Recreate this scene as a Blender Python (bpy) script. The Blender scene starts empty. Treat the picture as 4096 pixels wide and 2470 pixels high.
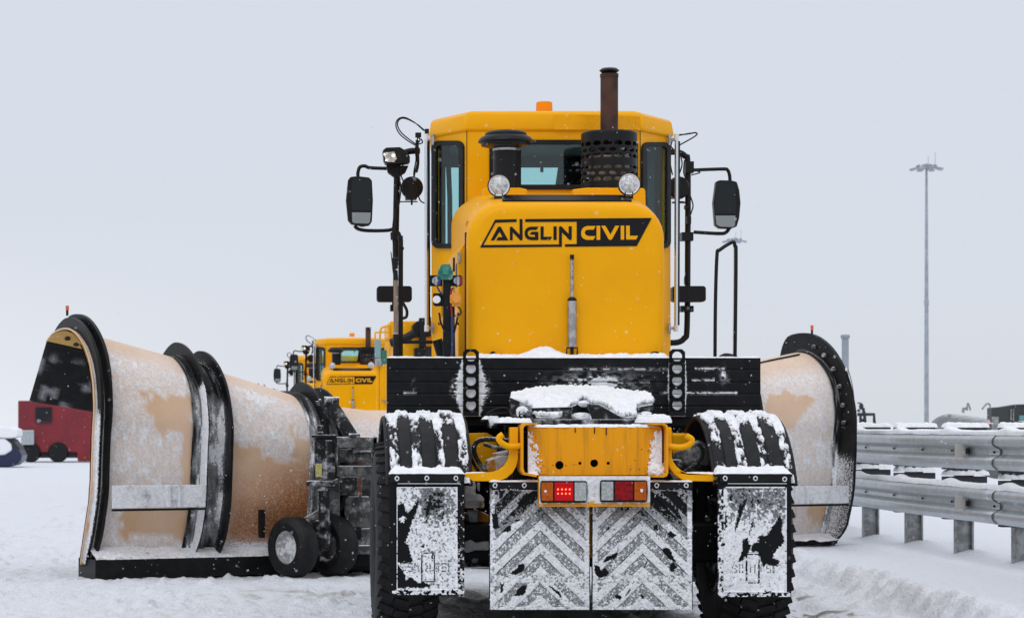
import bpy, bmesh, math, random
import numpy as np
from mathutils import Vector, Matrix
from mathutils.geometry import tessellate_polygon
R = math.radians
random.seed(4)
SC = bpy.context.scene
# ------------------------------------------------------------------ camera
F, VX, VY, EYE = 9900.0, 1100.0, 1700.0, 1.4      # focal length and vanishing point in photo pixels (4096 wide), eye height
cd = bpy.data.cameras.new('camera'); cam = bpy.data.objects.new('camera', cd)
SC.collection.objects.link(cam); SC.camera = cam
cam.location = (0, 0, EYE); cam.rotation_euler = (R(90), 0, 0)
cd.sensor_width = 36; cd.lens = F / 4096 * 36
cd.shift_x = (2048 - VX) / 4096; cd.shift_y = (VY - 1235) / 4096
cd.clip_start = 0.5; cd.clip_end = 6000
cd.dof.use_dof = True; cd.dof.focus_distance = 16.2; cd.dof.aperture_fstop = 7.5
# ------------------------------------------------------------------ world: overcast sky
w = bpy.data.worlds.new('World'); SC.world = w; w.use_nodes = True
N = w.node_tree.nodes; L = w.node_tree.links; N.clear()
out = N.new('ShaderNodeOutputWorld'); bg = N.new('ShaderNodeBackground'); L.new(bg.outputs[0], out.inputs[0])
tc = N.new('ShaderNodeTexCoord'); sep = N.new('ShaderNodeSeparateXYZ'); L.new(tc.outputs['Generated'], sep.inputs[0])
cr = N.new('ShaderNodeValToRGB'); L.new(sep.outputs[2], cr.inputs[0])
e = cr.color_ramp.elements
e[0].position = 0.0; e[0].color = (.665, .695, .755, 1)
e[1].position = 1.0; e[1].color = (1.08, 1.11, 1.19, 1)
q = e.new(.06); q.color = (.668, .710, .788, 1)
q = e.new(.2); q.color = (.672, .718, .806, 1)
q = e.new(.45); q.color = (.86, .90, .98, 1)
sky = N.new('ShaderNodeTexSky'); sky.sky_type = 'NISHITA'; sky.sun_disc = False
sky.sun_elevation = R(48); sky.sun_rotation = R(200)
ms = N.new('ShaderNodeVectorMath'); ms.operation = 'SCALE'; ms.inputs[3].default_value = .1; L.new(sky.outputs[0], ms.inputs[0])
mx = N.new('ShaderNodeMix'); mx.data_type = 'RGBA'; mx.inputs[0].default_value = .04
L.new(cr.outputs[0], mx.inputs[6]); L.new(ms.outputs[0], mx.inputs[7]); 
m1 = N.new('ShaderNodeMapRange'); L.new(sep.outputs[0], m1.inputs[0]); m1.inputs[1].default_value = .06; m1.inputs[2].default_value = -.13
m2 = N.new('ShaderNodeMapRange'); L.new(sep.outputs[2], m2.inputs[0]); m2.inputs[1].default_value = .085; m2.inputs[2].default_value = .0
m3 = N.new('ShaderNodeMath'); m3.operation = 'MULTIPLY'; L.new(m1.outputs[0], m3.inputs[0]); L.new(m2.outputs[0], m3.inputs[1])
m4 = N.new('ShaderNodeMix'); m4.data_type = 'RGBA'; L.new(m3.outputs[0], m4.inputs[0]); L.new(mx.outputs[2], m4.inputs[6]); m4.inputs[7].default_value = (.80, .83, .90, 1); L.new(m4.outputs[2], bg.inputs[0])
bg.inputs[1].default_value = 1.03
sd = bpy.data.lights.new('sun', 'SUN'); sun = bpy.data.objects.new('sun', sd); SC.collection.objects.link(sun)
sd.energy = .6; sd.angle = R(35); sd.color = (1, .97, .93)
sun.rotation_euler = (R(42), 0, R(-20))
SC.view_settings.view_transform = 'Standard'; SC.view_settings.look = 'None'
SC.view_settings.exposure = 0; SC.view_settings.gamma = 1
SC.render.engine = 'CYCLES'
SC.render.resolution_x = 1024; SC.render.resolution_y = 617

# ------------------------------------------------------------------ numpy noise
def _h(i, j, k, s):
    n = (i.astype(np.int64) * 374761393 + j.astype(np.int64) * 668265263 + k.astype(np.int64) * 2147483647 + s * 1274126177) & 0xffffffff
    n = ((n ^ (n >> 13)) * 1274126177) & 0xffffffff
    n = ((n ^ (n >> 16)) * 2246822519) & 0xffffffff
    return ((n ^ (n >> 15)) & 0xffff) / 65535.0
def vnoise(x, y, z=None, s=0):
    x = np.asarray(x, float); y = np.asarray(y, float)
    z = np.zeros_like(x) if z is None else np.asarray(z, float)
    i, j, k = np.floor(x), np.floor(y), np.floor(z)
    fx, fy, fz = x - i, y - j, z - k
    fx = fx * fx * (3 - 2 * fx); fy = fy * fy * (3 - 2 * fy); fz = fz * fz * (3 - 2 * fz)
    r = 0
    for a in (0, 1):
        for b in (0, 1):
            c0 = _h(i + a, j + b, k, s); c1 = _h(i + a, j + b, k + 1, s)
            r = r + (c0 + (c1 - c0) * fz) * (fx if a else 1 - fx) * (fy if b else 1 - fy)
    return r
def fbm(x, y, z=None, s=0, o=4):
    t, a, m = 0, .5, 0; f = 1.0
    x = np.asarray(x, float); y = np.asarray(y, float)
    for q in range(o):
        t = t + a * vnoise(x * f + q * 7.3, y * f + q * 3.1, None if z is None else np.asarray(z) * f, s + q); m += a; a *= .5; f *= 2.03
    return t / m
def sst(a, b, x): t = np.clip((x - a) / (b - a), 0, 1); return t * t * (3 - 2 * t)
def inpoly(x, y, poly):
    c = np.zeros(np.shape(x), bool); n = len(poly)
    for i in range(n):
        x0, y0 = poly[i]; x1, y1 = poly[(i + 1) % n]
        if y0 == y1: continue
        c ^= ((y0 > y) != (y1 > y)) & (x < (x1 - x0) * (y - y0) / (y1 - y0) + x0)
    return c

# ------------------------------------------------------------------ projection helpers (pixels of the photo at a depth -> metres)
def K(px, py, Y): return Vector(((px - VX) / F * Y, Y, EYE + (VY - py) / F * Y))
def S(Y): return Y / F
def onplane(px, py, A, d):
    k = (px - VX) / F
    t = (A[0] - k * A[1]) / (k * d[1] - d[0])
    Y = A[1] + t * d[1]
    return Vector((A[0] + t * d[0], Y, EYE + (VY - py) / F * Y))
def rrect(x0, x1, y0, y1, r, n=5):
    p = []
    for cx, cy, a in ((x1 - r, y0 + r, -90), (x1 - r, y1 - r, 0), (x0 + r, y1 - r, 90), (x0 + r, y0 + r, 180)):
        for i in range(n + 1):
            t = R(a + 90 * i / n); p.append((cx + r * math.cos(t), cy + r * math.sin(t)))
    return p
def circ(cx, cy, r, n=20, ry=None): return [(cx + r * math.cos(2 * math.pi * i / n), cy + (ry or r) * math.sin(2 * math.pi * i / n)) for i in range(n)]
def smooth(pts, n=6):
    P = [Vector(p) for p in pts]; o = []
    for i in range(len(P) - 1):
        a = P[max(i - 1, 0)]; b = P[i]; c = P[i + 1]; d = P[min(i + 2, len(P) - 1)]
        for j in range(n):
            t = j / n
            o.append(.5 * ((2 * b) + (c - a) * t + (2 * a - 5 * b + 4 * c - d) * t * t + (3 * b - a - 3 * c + d) * t ** 3))
    o.append(P[-1]); return o

# ------------------------------------------------------------------ objects
class T:                                            # a thing: Empty at its base, parts are children
    def __init__(s, name, org, label, cat, group=None, kind=None):
        o = bpy.data.objects.new(name, None); SC.collection.objects.link(o); o.location = org
        o.empty_display_size = .2
        s.o = o; s.org = Vector(org); o['label'] = label; o['category'] = cat
        if group: o['group'] = group
class MB:
    def __init__(s): s.v = []; s.f = []; s.m = []; s.mi = 0; s.a = {}
    def add(s, vs, fs):
        b = len(s.v); s.v += [tuple(v) for v in vs]; s.f += [tuple(i + b for i in f) for f in fs]; s.m += [s.mi] * len(fs); return s
    def box(s, x0, x1, y0, y1, z0, z1):
        return s.add([(x0, y0, z0), (x1, y0, z0), (x1, y1, z0), (x0, y1, z0), (x0, y0, z1), (x1, y0, z1), (x1, y1, z1), (x0, y1, z1)],
                     [(0, 3, 2, 1), (4, 5, 6, 7), (0, 1, 5, 4), (1, 2, 6, 5), (2, 3, 7, 6), (3, 0, 4, 7)])
    def pbox(s, px0, px1, py0, py1, Y, d):
        a = K(px0, py1, Y); b = K(px1, py0, Y); return s.box(a.x, b.x, Y, Y + d, a.z, b.z)
    def obox(s, c, sx, sy, sz, M):
        vs = [Vector(c) + M @ Vector((i * sx / 2, j * sy / 2, k * sz / 2)) for k in (-1, 1) for i, j in ((-1, -1), (1, -1), (1, 1), (-1, 1))]
        return s.add(vs, [(0, 3, 2, 1), (4, 5, 6, 7), (0, 1, 5, 4), (1, 2, 6, 5), (2, 3, 7, 6), (3, 0, 4, 7)])
    def prism(s, loops, fn, off):                    # loops: outer + holes (2D), fn maps to 3D, off = extrusion vector
        off = Vector(off); P = [[fn(*p) for p in l] for l in loops]
        flat = [p for l in P for p in l]; n = len(flat)
        tr = tessellate_polygon([[Vector((p[0], p[1], 0)) for p in l] for l in loops])
        fs = [tuple(t) for t in tr] + [tuple(i + n for i in reversed(t)) for t in tr]
        b = 0
        for l in P:
            k = len(l)
            for i in range(k): j = (i + 1) % k; fs.append((b + i, b + j, b + j + n, b + i + n))
            b += k
        s.add(flat + [p + off for p in flat], fs); s.fixn = True; return s
    def pprism(s, pts, Y, d, holes=()): return s.prism([pts] + list(holes), lambda x, y: K(x, y, Y), (0, d, 0))
    def tube(s, pts, r, n=10, closed=False):
        P = [Vector(p) for p in pts]; m = len(P)
        rr = r if isinstance(r, (list, tuple)) else [r] * m
        vs = []; up = None
        for i in range(m):
            if closed: d = P[(i + 1) % m] - P[i - 1]
            else: d = P[min(i + 1, m - 1)] - P[max(i - 1, 0)]
            d.normalize()
            if up is None: up = d.orthogonal().normalized()
            up = (up - d * up.dot(d)).normalized(); sd_ = d.cross(up)
            for k in range(n):
                a = 2 * math.pi * k / n; vs.append(P[i] + (up * math.cos(a) + sd_ * math.sin(a)) * rr[i])
        fs = []
        for i in range(m if closed else m - 1):
            j = (i + 1) % m
            for k in range(n): l = (k + 1) % n; fs.append((i * n + k, i * n + l, j * n + l, j * n + k))
        if not closed: fs += [tuple(reversed(range(n))), tuple(range((m - 1) * n, m * n))]
        return s.add(vs, fs)
    def ptube(s, pts, r, n=10, sm=0):
        P = [K(*p) for p in pts]
        return s.tube(smooth(P, sm) if sm else P, r, n)
    def lathe(s, prof, org, ax=(0, 0, 1), n=32, cap=True):   # prof: (radius, height along ax)
        ax = Vector(ax).normalized(); u = ax.orthogonal().normalized(); v = ax.cross(u); org = Vector(org)
        vs = [org + ax * h + (u * math.cos(2 * math.pi * k / n) + v * math.sin(2 * math.pi * k / n)) * r for r, h in prof for k in range(n)]
        fs = [(i * n + k, i * n + (k + 1) % n, (i + 1) * n + (k + 1) % n, (i + 1) * n + k) for i in range(len(prof) - 1) for k in range(n)]
        if cap: fs += [tuple(reversed(range(n))), tuple(range((len(prof) - 1) * n, len(prof) * n))]
        return s.add(vs, fs)
    def grid(s, V, attrs=None, flip=False):           # V: (nu, nv, 3) array
        nu, nv = V.shape[:2]; b = len(s.v)
        s.v += [tuple(p) for p in V.reshape(-1, 3)]
        idx = np.arange(nu * nv).reshape(nu, nv) + b
        q = np.stack([idx[:-1, :-1], idx[1:, :-1], idx[1:, 1:], idx[:-1, 1:]], -1).reshape(-1, 4)
        if flip: q = q[:, ::-1]
        s.f += [tuple(int(i) for i in r) for r in q]; s.m += [s.mi] * len(q)
        for k, a in (attrs or {}).items():
            l = s.a.setdefault(k, []); l += [0.0] * (b - len(l)); l += [float(x) for x in np.asarray(a).reshape(-1)]
        return s
    def slab(s, x0, x1, y0, y1, z, h, seed=0, res=.012, rag=.6, skirt=.0):   # lumpy layer of snow
        nx = max(4, int((x1 - x0) / res)); ny = max(4, int((y1 - y0) / res))
        X, Y = np.meshgrid(np.linspace(x0, x1, nx), np.linspace(y0, y1, ny), indexing='ij')
        e_ = np.minimum(np.minimum(X - x0, x1 - X), np.minimum(Y - y0, y1 - Y))
        hh = h * (1 - rag + rag * fbm(X * 9 + seed, Y * 9, s=seed) * 1.6 + .75 * (fbm(X * 40, Y * 40, s=seed + 3, o=3) - .5)) * np.sqrt(np.clip(e_ / .02, 0, 1))
        hh = np.where(e_ < 1e-6, -skirt, np.maximum(hh, .002))
        wob = (fbm(X * 30, Y * 30, s=seed + 9) - .5) * .02
        return s.grid(np.stack([X, Y + wob, z + hh], -1), flip=False)
    def pieces(s):
        n = len(s.v); par = list(range(n))
        def fd(a):
            while par[a] != a: par[a] = par[par[a]]; a = par[a]
            return a
        for f in s.f:
            r0 = fd(f[0])
            for q in f[1:]: par[fd(q)] = r0
        rt = np.array([fd(i) for i in range(n)]); u, isl = np.unique(rt, return_inverse=True); k = len(u)
        if k < 2 or k > 400: return None
        V = np.array(s.v, float); lo = np.full((k, 3), np.inf); hi = np.full((k, 3), -np.inf); np.minimum.at(lo, isl, V); np.maximum.at(hi, isl, V)
        size = (hi - lo).max(1); gap = np.maximum(0, np.maximum(lo[:, None] - hi[None], lo[None] - hi[:, None]))
        near = np.sqrt((gap ** 2).sum(2)) <= np.maximum(.02, .5 * np.maximum(size[:, None], size[None]))
        par = list(range(k))
        for a, b_ in zip(*np.nonzero(np.triu(near, 1))): par[fd(int(a))] = fd(int(b_))
        pc = np.array([fd(i) for i in range(k)]); u2, pc = np.unique(pc, return_inverse=True)
        return None if len(u2) < 2 or len(u2) > 40 else pc[isl]
    def build(s, name, mats, parent=None, **kw):
        pc = s.pieces() if len(s.v) < 30000 and name not in ('falling_snow', 'led', 'chain') else None
        if pc is None: return s.build1(name, mats, parent, **kw)
        first = None; nv = len(s.v)
        for q in range(int(pc.max()) + 1):
            m_ = MB(); m_.fixn = getattr(s, 'fixn', False); ids = np.nonzero(pc == q)[0]; mp = {int(i): j for j, i in enumerate(ids)}
            m_.v = [s.v[int(i)] for i in ids]
            for f, mi in zip(s.f, s.m):
                if f[0] in mp: m_.f.append(tuple(mp[i] for i in f)); m_.m.append(mi)
            for k_, a in s.a.items(): a = list(a) + [0.0] * (nv - len(a)); m_.a[k_] = [a[int(i)] for i in ids]
            o = m_.build1(name, mats, parent, **kw)
            first = first or o
        return first
    def build1(s, name, mats, parent=None, bev=0, ang=35, label=None, smooth_=True, world=False, solid=0):
        org = Vector((0, 0, 0)); root = parent
        if isinstance(parent, T): org = parent.org; root = parent.o
        elif parent is not None: org = Vector(parent['_o']) if '_o' in parent else Vector((0, 0, 0))
        me = bpy.data.meshes.new(name)
        V = np.array(s.v, float) - np.array(org)
        me.from_pydata([tuple(p) for p in V], [], s.f)
        mats = mats if isinstance(mats, (list, tuple)) else [mats]
        for m_ in mats: me.materials.append(m_)
        me.polygons.foreach_set('material_index', s.m)
        for k, a in s.a.items():
            a = list(a) + [0.0] * (len(s.v) - len(a))
            at = me.attributes.new(k, 'FLOAT', 'POINT'); at.data.foreach_set('value', a)
        if getattr(s, 'fixn', False):
            bm = bmesh.new(); bm.from_mesh(me); bmesh.ops.recalc_face_normals(bm, faces=bm.faces); bm.to_mesh(me); bm.free()
        me.validate(); me.update()
        o = bpy.data.objects.new(name, me); SC.collection.objects.link(o)
        if root is not None: o.parent = root
        o['_o'] = tuple(org)
        if smooth_:
            me.shade_smooth(); me.set_sharp_from_angle(angle=R(ang))
        if bev:
            b = o.modifiers.new('bevel', 'BEVEL'); b.width = bev; b.segments = 2; b.limit_method = 'ANGLE'; b.angle_limit = R(40)
            b.harden_normals = True
        if solid:
            b = o.modifiers.new('solid', 'SOLIDIFY'); b.thickness = solid; b.offset = 0
        if label: o['label'] = label
        return o
def dup(o, parent=None):
    c = o.copy(); SC.collection.objects.link(c); c.parent = parent
    for ch in list(o.children): dup(ch, c)
    return c
def rotz(a): return Matrix.Rotation(R(a), 3, 'Z')

# ------------------------------------------------------------------ materials
SNOWC = (.88, .89, .91)
def mat(name, col, rough=.5, metal=0, col2=None, nscale=6, coat=0, dust=0, dscale=14, up=0, bump=0, bscale=60, spec=.5, streak=False, lo=.42, hi=.6, emit=None, trans=0, attr=True, dustw=.12):
    m = bpy.data.materials.new(name); m.use_nodes = True
    n = m.node_tree.nodes; l = m.node_tree.links; b = n['Principled BSDF']
    tc = n.new('ShaderNodeTexCoord'); co = tc.outputs['Object']
    def noise(sc, det=5, vec=None, ro=.6):
        t = n.new('ShaderNodeTexNoise'); t.inputs['Scale'].default_value = sc; t.inputs['Detail'].default_value = det
        t.inputs['Roughness'].default_value = ro; l.new(vec or co, t.inputs['Vector']); return t.outputs[0]
    def mr(src, a, c, d=0, e_=1):
        t = n.new('ShaderNodeMapRange'); t.interpolation_type = 'SMOOTHSTEP'
        l.new(src, t.inputs[0]); t.inputs[1].default_value = a; t.inputs[2].default_value = c; t.inputs[3].default_value = d; t.inputs[4].default_value = e_
        return t.outputs[0]
    def math_(op, a, c, clamp=False):
        t = n.new('ShaderNodeMath'); t.operation = op; t.use_clamp = clamp
        for i, v in enumerate((a, c)):
            if isinstance(v, (int, float)): t.inputs[i].default_value = v
            else: l.new(v, t.inputs[i])
        return t.outputs[0]
    def mixc(f, a, c):
        t = n.new('ShaderNodeMix'); t.data_type = 'RGBA'
        for i, v in ((0, f), (6, a), (7, c)):
            if isinstance(v, (int, float)): t.inputs[i].default_value = v
            elif isinstance(v, tuple): t.inputs[i].default_value = (*v, 1)
            else: l.new(v, t.inputs[i])
        return t.outputs[2]
    c = col
    if col2:
        vec = None
        if streak:
            mp = n.new('ShaderNodeMapping'); mp.inputs['Scale'].default_value = (6, 6, .5); l.new(co, mp.inputs[0]); vec = mp.outputs[0]
        c = mixc(mr(noise(nscale, 6, vec), lo, hi), col, col2)
    fac = None
    if attr:
        at = n.new('ShaderNodeAttribute'); at.attribute_name = 'snow'
        x = math_('ADD', at.outputs['Fac'], math_('MULTIPLY', math_('SUBTRACT', noise(70, 4), .5), .9))
        fac = mr(x, .42, .62)
        fr = n.new('ShaderNodeAttribute'); fr.attribute_name = 'frost'
        fx = math_('MULTIPLY', fr.outputs['Fac'], mr(noise(110, 4), .2, .75, .25, 1.5), True)
        fac = math_('MAXIMUM', fac, fx)
        rs = n.new('ShaderNodeAttribute'); rs.attribute_name = 'rust'
        c = mixc(math_('MULTIPLY', rs.outputs['Fac'], mr(noise(60, 5), .35, .6, .5, 1)), c, (.30, .10, .02))
    if dust:
        dd = math_('MULTIPLY', mr(noise(dscale, 7, ro=.68), .56 - dust * .22, .56 - dust * .22 + dustw), mr(noise(160, 3), .35, .6, .35, 1))
        fac = dd if fac is None else math_('MAXIMUM', fac, dd)
    if up:
        g = n.new('ShaderNodeNewGeometry'); sp = n.new('ShaderNodeSeparateXYZ'); l.new(g.outputs['Normal'], sp.inputs[0])
        uu = mr(math_('ADD', sp.outputs[2], math_('MULTIPLY', math_('SUBTRACT', noise(30), .5), .8)), 1 - up, 1 - up + .2)
        fac = uu if fac is None else math_('MAXIMUM', fac, uu)
    if fac is not None:
        c = mixc(fac, c, mixc(mr(noise(34, 5), .35, .6), (.70, .715, .75), SNOWC))
        rg = n.new('ShaderNodeMix'); rg.inputs[2].default_value = rough; rg.inputs[3].default_value = .8; l.new(fac, rg.inputs[0]); l.new(rg.outputs[0], b.inputs['Roughness'])
        if metal:
            mt = n.new('ShaderNodeMix'); mt.inputs[2].default_value = metal; mt.inputs[3].default_value = 0; l.new(fac, mt.inputs[0]); l.new(mt.outputs[0], b.inputs['Metallic'])
        if coat:
            mt = n.new('ShaderNodeMix'); mt.inputs[2].default_value = coat; mt.inputs[3].default_value = 0; l.new(fac, mt.inputs[0]); l.new(mt.outputs[0], b.inputs['Coat Weight'])
    else:
        b.inputs['Roughness'].default_value = rough; b.inputs['Metallic'].default_value = metal; b.inputs['Coat Weight'].default_value = coat
    if isinstance(c, tuple): b.inputs['Base Color'].default_value = (*c, 1)
    else: l.new(c, b.inputs['Base Color'])
    b.inputs['Coat Roughness'].default_value = .08
    b.inputs['Specular IOR Level'].default_value = spec
    if bump or fac is not None:
        bp = n.new('ShaderNodeBump'); bp.inputs['Distance'].default_value = .01
        hgt = noise(bscale, 5)
        if fac is not None:
            hgt = math_('ADD', math_('MULTIPLY', hgt, bump), math_('MULTIPLY', fac, math_('ADD', math_('MULTIPLY', noise(90, 5), .6), .3)))
            bp.inputs['Strength'].default_value = .55
        else: bp.inputs['Strength'].default_value = bump
        l.new(hgt, bp.inputs['Height']); l.new(bp.outputs[0], b.inputs['Normal'])
    if emit: b.inputs['Emission Color'].default_value = (*emit[0], 1); b.inputs['Emission Strength'].default_value = emit[1]
    if trans: b.inputs['Transmission Weight'].default_value = trans
    return m
def glassm(name, tint, gl=.12):
    m = bpy.data.materials.new(name); m.use_nodes = True; n = m.node_tree.nodes; l = m.node_tree.links; n.clear()
    o = n.new('ShaderNodeOutputMaterial'); t = n.new('ShaderNodeBsdfTransparent'); t.inputs[0].default_value = (*tint, 1)
    g = n.new('ShaderNodeBsdfGlossy'); g.inputs['Roughness'].default_value = .03; f = n.new('ShaderNodeMath'); f.operation = 'MULTIPLY_ADD'; lwt = n.new('ShaderNodeLayerWeight'); lwt.inputs[0].default_value = .3; l.new(lwt.outputs['Fresnel'], f.inputs[0]); f.inputs[1].default_value = .0; f.inputs[2].default_value = .05
    mx_ = n.new('ShaderNodeMixShader'); l.new(f.outputs[0], mx_.inputs[0]); l.new(t.outputs[0], mx_.inputs[1]); l.new(g.outputs[0], mx_.inputs[2]); l.new(mx_.outputs[0], o.inputs[0])
    return m
Y_ = (.88, .40, .002)
M = dict(
    yellow=mat('yellow_paint', Y_, .45, coat=.14, spec=.05, col2=(.83, .365, .003), nscale=1.6, bump=.02, bscale=25, lo=.4, hi=.75),
    yellow_worn=mat('worn_yellow_paint', (.82, .34, .006), .5, spec=.15, col2=(.42, .19, .02), nscale=5, streak=True, lo=.45, hi=.85, bump=.1),
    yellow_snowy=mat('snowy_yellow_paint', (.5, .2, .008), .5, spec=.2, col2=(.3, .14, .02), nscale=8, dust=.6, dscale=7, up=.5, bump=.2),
    black=mat('black_plastic', (.0055, .0055, .0065), .42, bump=.05, bscale=90, spec=.25),
    black_metal=mat('black_metal', (.005, .0055, .0065), .45, col2=(.010, .010, .010), nscale=8, bump=.12, bscale=40, spec=.2),
    board=mat('black_board', (.0045, .005, .0065), .45, col2=(.008, .008, .009), nscale=20, bump=.1, bscale=50, spec=.16),
    rubber=mat('black_rubber', (.0075, .0078, .009), .6, col2=(.013, .013, .014), nscale=14, bump=.25, bscale=45, spec=.25),
    tyre=mat('tyre_rubber', (.008, .008, .009), .65, col2=(.016, .015, .015), nscale=10, bump=.4, bscale=30, spec=.2),
    flap=mat('mud_flap_rubber', (.0045, .005, .006), .5, bump=.1, bscale=50, spec=.15),
    dirty=mat('frosted_black_metal', (.013, .013, .014), .7, spec=.2, dust=.36, dscale=9, up=.3, bump=.4, dustw=.25),
    grey_dirty=mat('grey_slush_metal', (.12, .117, .112), .8, col2=(.03, .03, .03), nscale=10, dust=.42, dscale=8, up=.35, bump=.8, bscale=30, dustw=.3),
    snow=mat('snow', SNOWC, .75, col2=(.80, .815, .85), nscale=20, bump=.5, bscale=90, spec=.2, attr=False),
    rust=mat('rusty_exhaust', (.024, .014, .012), .6, spec=.2, col2=(.085, .038, .025), nscale=3, bump=.15),
    steel=mat('brushed_steel', (.48, .47, .46), .35, metal=.8, col2=(.3, .3, .3), nscale=20),
    chrome=mat('chrome', (.72, .73, .75), .10, metal=1, attr=False),
    galv=mat('galvanised_steel', (.50, .54, .56), .36, metal=.75, col2=(.40, .44, .46), nscale=9, lo=.3, hi=.7, bump=.05, attr=True),
    galv_post=mat('weathered_galvanised_steel', (.33, .35, .355), .6, metal=.3, col2=(.2, .2, .195), nscale=12, bump=.2),
    tan=mat('faded_tan_panel', (.70, .49, .34), .6, spec=.2, col2=(.62, .395, .22), nscale=1.3, lo=.35, hi=.7, bump=.12, bscale=25),
    tan_in=mat('varnished_tan_panel', (.72, .42, .10), .4, col2=(.66, .38, .09), nscale=9),
    wood=mat('wood', (.28, .19, .13), .7, col2=(.2, .13, .09), nscale=14, streak=True),
    pale=mat('pale_muffler', (.55, .45, .34), .6, col2=(.2, .14, .09), nscale=12),
    lens=mat('lamp_lens', (.75, .76, .74), .15, metal=.5, col2=(.4, .4, .4), nscale=40, bump=.8, bscale=120),
    white=mat('white_plastic', (.75, .75, .74), .4),
    amber=mat('amber_lens', (.50, .10, .002), .3, spec=.2, col2=(.38, .07, .002), nscale=60, bump=.4, bscale=150),
    amber_b=mat('beacon_lens', (.85, .27, .002), .35, spec=.15, emit=((1, .35, .0), .05)),
    red=mat('red_lens', (.32, .002, .006), .3, spec=.2, col2=(.18, .002, .004), nscale=50, bump=.4, bscale=150),
    redlit=mat('lit_red_lens', (.5, .004, .006), .3, spec=.15, emit=((1, .005, .005), .10)),
    led=mat('red_led', (1, .1, .05), .3, emit=((1, .12, .06), 4)),
    clear=mat('ribbed_clear_lens', (.34, .37, .36), .3, col2=(.5, .52, .52), nscale=70, bump=.6, bscale=160),
    lampon=mat('lit_lamp', (1, .9, .75), .3, emit=((1, .78, .5), 3.0)),
    teal=mat('green_socket', (.03, .21, .155), .5, dust=.1), orange=mat('orange_socket', (.75, .3, .03), .5),
    blue=mat('blue_paint', (.012, .03, .12), .5), redp=mat('red_hose', (.25, .01, .015), .5),
    inter=mat('cab_interior', (.012, .016, .018), .7, spec=.2), seat=mat('seat_fabric', (.014, .018, .02), .9, spec=.2),
    glass=glassm('cab_glass', (.80, .945, .94)), mirror=mat('mirror_glass', (.006, .009, .010), .06, metal=0, spec=.35), mirror2=mat('spot_mirror', (.30, .31, .30), .06, metal=1),
    redv=mat('dark_red_paint', (.22, .012, .022), .55, col2=(.17, .01, .018), nscale=.6), darkv=mat('dark_vent', (.02, .024, .03), .6),
    bluev=mat('dark_blue_paint', (.003, .011, .05), .4, coat=.1),
    grey_tank=mat('dirty_grey_tank', (.15, .16, .165), .6, col2=(.09, .095, .10), nscale=.9, streak=True, up=.10),
    mast=mat('mast_steel', (.33, .37, .41), .6, col2=(.27, .30, .34), nscale=.8), redtip=mat('red_plastic', (.72, .12, .05), .5),
    decal=mat('black_decal', (.006, .006, .008), .4, spec=.2), sticker=mat('sticker', (.5, .46, .38), .5, col2=(.2, .2, .2), nscale=120),
    label=mat('yellow_label', (.55, .48, .16), .5, col2=(.3, .27, .1), nscale=90), slot=mat('reflector_grey', (.45, .43, .41), .7),
)

# ------------------------------------------------------------------ ground: one sheet of snow
def axis(dense, lo, hi, far, step, g=1.16):
    a = list(np.arange(lo, hi + 1e-6, step)); d = step; x = hi
    while x < far[1]: d *= g; x += d; a.append(x)
    d = step; x = lo; b = []
    while x > far[0]: d *= g; x -= d; b.append(x)
    return np.array(b[::-1] + a)
gx = axis(0, -3.4, 7.2, (-2500, 2500), .028); gy = axis(0, 14.6, 30, (-30, 5500), .045, 1.08)
X, Y = np.meshgrid(gx, gy, indexing='ij')
base = -.3 * sst(30, 62, Y)
lane = fbm(X * 2.2, Y * 1.0, s=1) - .5
fine = fbm(X * 9, Y * 7, s=2, o=4) - .5
clump = sst(.60, .80, fbm(X * 7, Y * 5.5, s=5, o=3))
near = 1 - sst(40, 90, Y)
ridge_x = 4.66 + .022 * (Y - 16) + .10 * (fbm(Y * .8, Y * 0 + 2, s=8) - .5)
d_ = X - ridge_x
cl2 = fbm(X * 5, Y * 4, s=11, o=4)
bank = sst(-.42, .0, d_ + .22 * (cl2 - .5)) * (.16 + .07 * np.exp(-(d_ / .22) ** 2) * (.4 + 1.2 * cl2)) + .05 * sst(-.75, -.55, d_ + .25 * (cl2 - .5)) * (1 - sst(-.4, -.2, d_))
bank *= (1 - sst(60, 80, Y))
lip = np.exp(-((d_ + .10) / .20) ** 2)
Z = base + near * (.030 * lane + (.058 + .10 * lip) * fine * (1 - .75 * sst(.15, .5, d_)) + .040 * clump * (1 - sst(-.2, .2, d_)) * (.4 + .6 * sst(.45, .6, fbm(X * 1.2, Y * .6, s=91)))) + bank
Z += .05 * sst(.2, 1, d_) * (fbm(X * .9, Y * .7, s=21) - .5) * near
for k_ in range(-3, 8):                                 # drifts round the guard rail posts
    py_ = 25.2 + 1.83 * k_
    Z += .07 * np.exp(-(((X - 6.62) / .22) ** 2 + ((Y - py_ - .06) / .26) ** 2))
slush = sst(.95, 1.5, X + .5 * lane) * (1 - sst(2.75, 3.1, X + .5 * lane)) * (1.05 * (1 - sst(18.7, 19.6, Y + 1.2 * lane)) + .62 * sst(18.7, 19.6, Y + 1.2 * lane) * (1 - sst(20, 23, Y + 2 * lane)))
slush = np.maximum(slush, .10 * sst(.58, .72, fbm(X * 4, Y * 3, s=31)) * near * (1 - sst(-.5, -.1, d_)))
slush = np.maximum(slush, .9 * sst(.56, .66, fbm(X * 6, Y * 4.2, s=37)) * np.exp(-((d_ + .72) / .22) ** 2) * (1 - sst(24, 26, Y)))
slush = np.maximum(slush, .5 * sst(.55, .72, fbm(X * 5, Y * 4, s=41)) * np.exp(-((X - 2.9) / .9) ** 2) * (1 - sst(20, 23, Y)))
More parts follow.
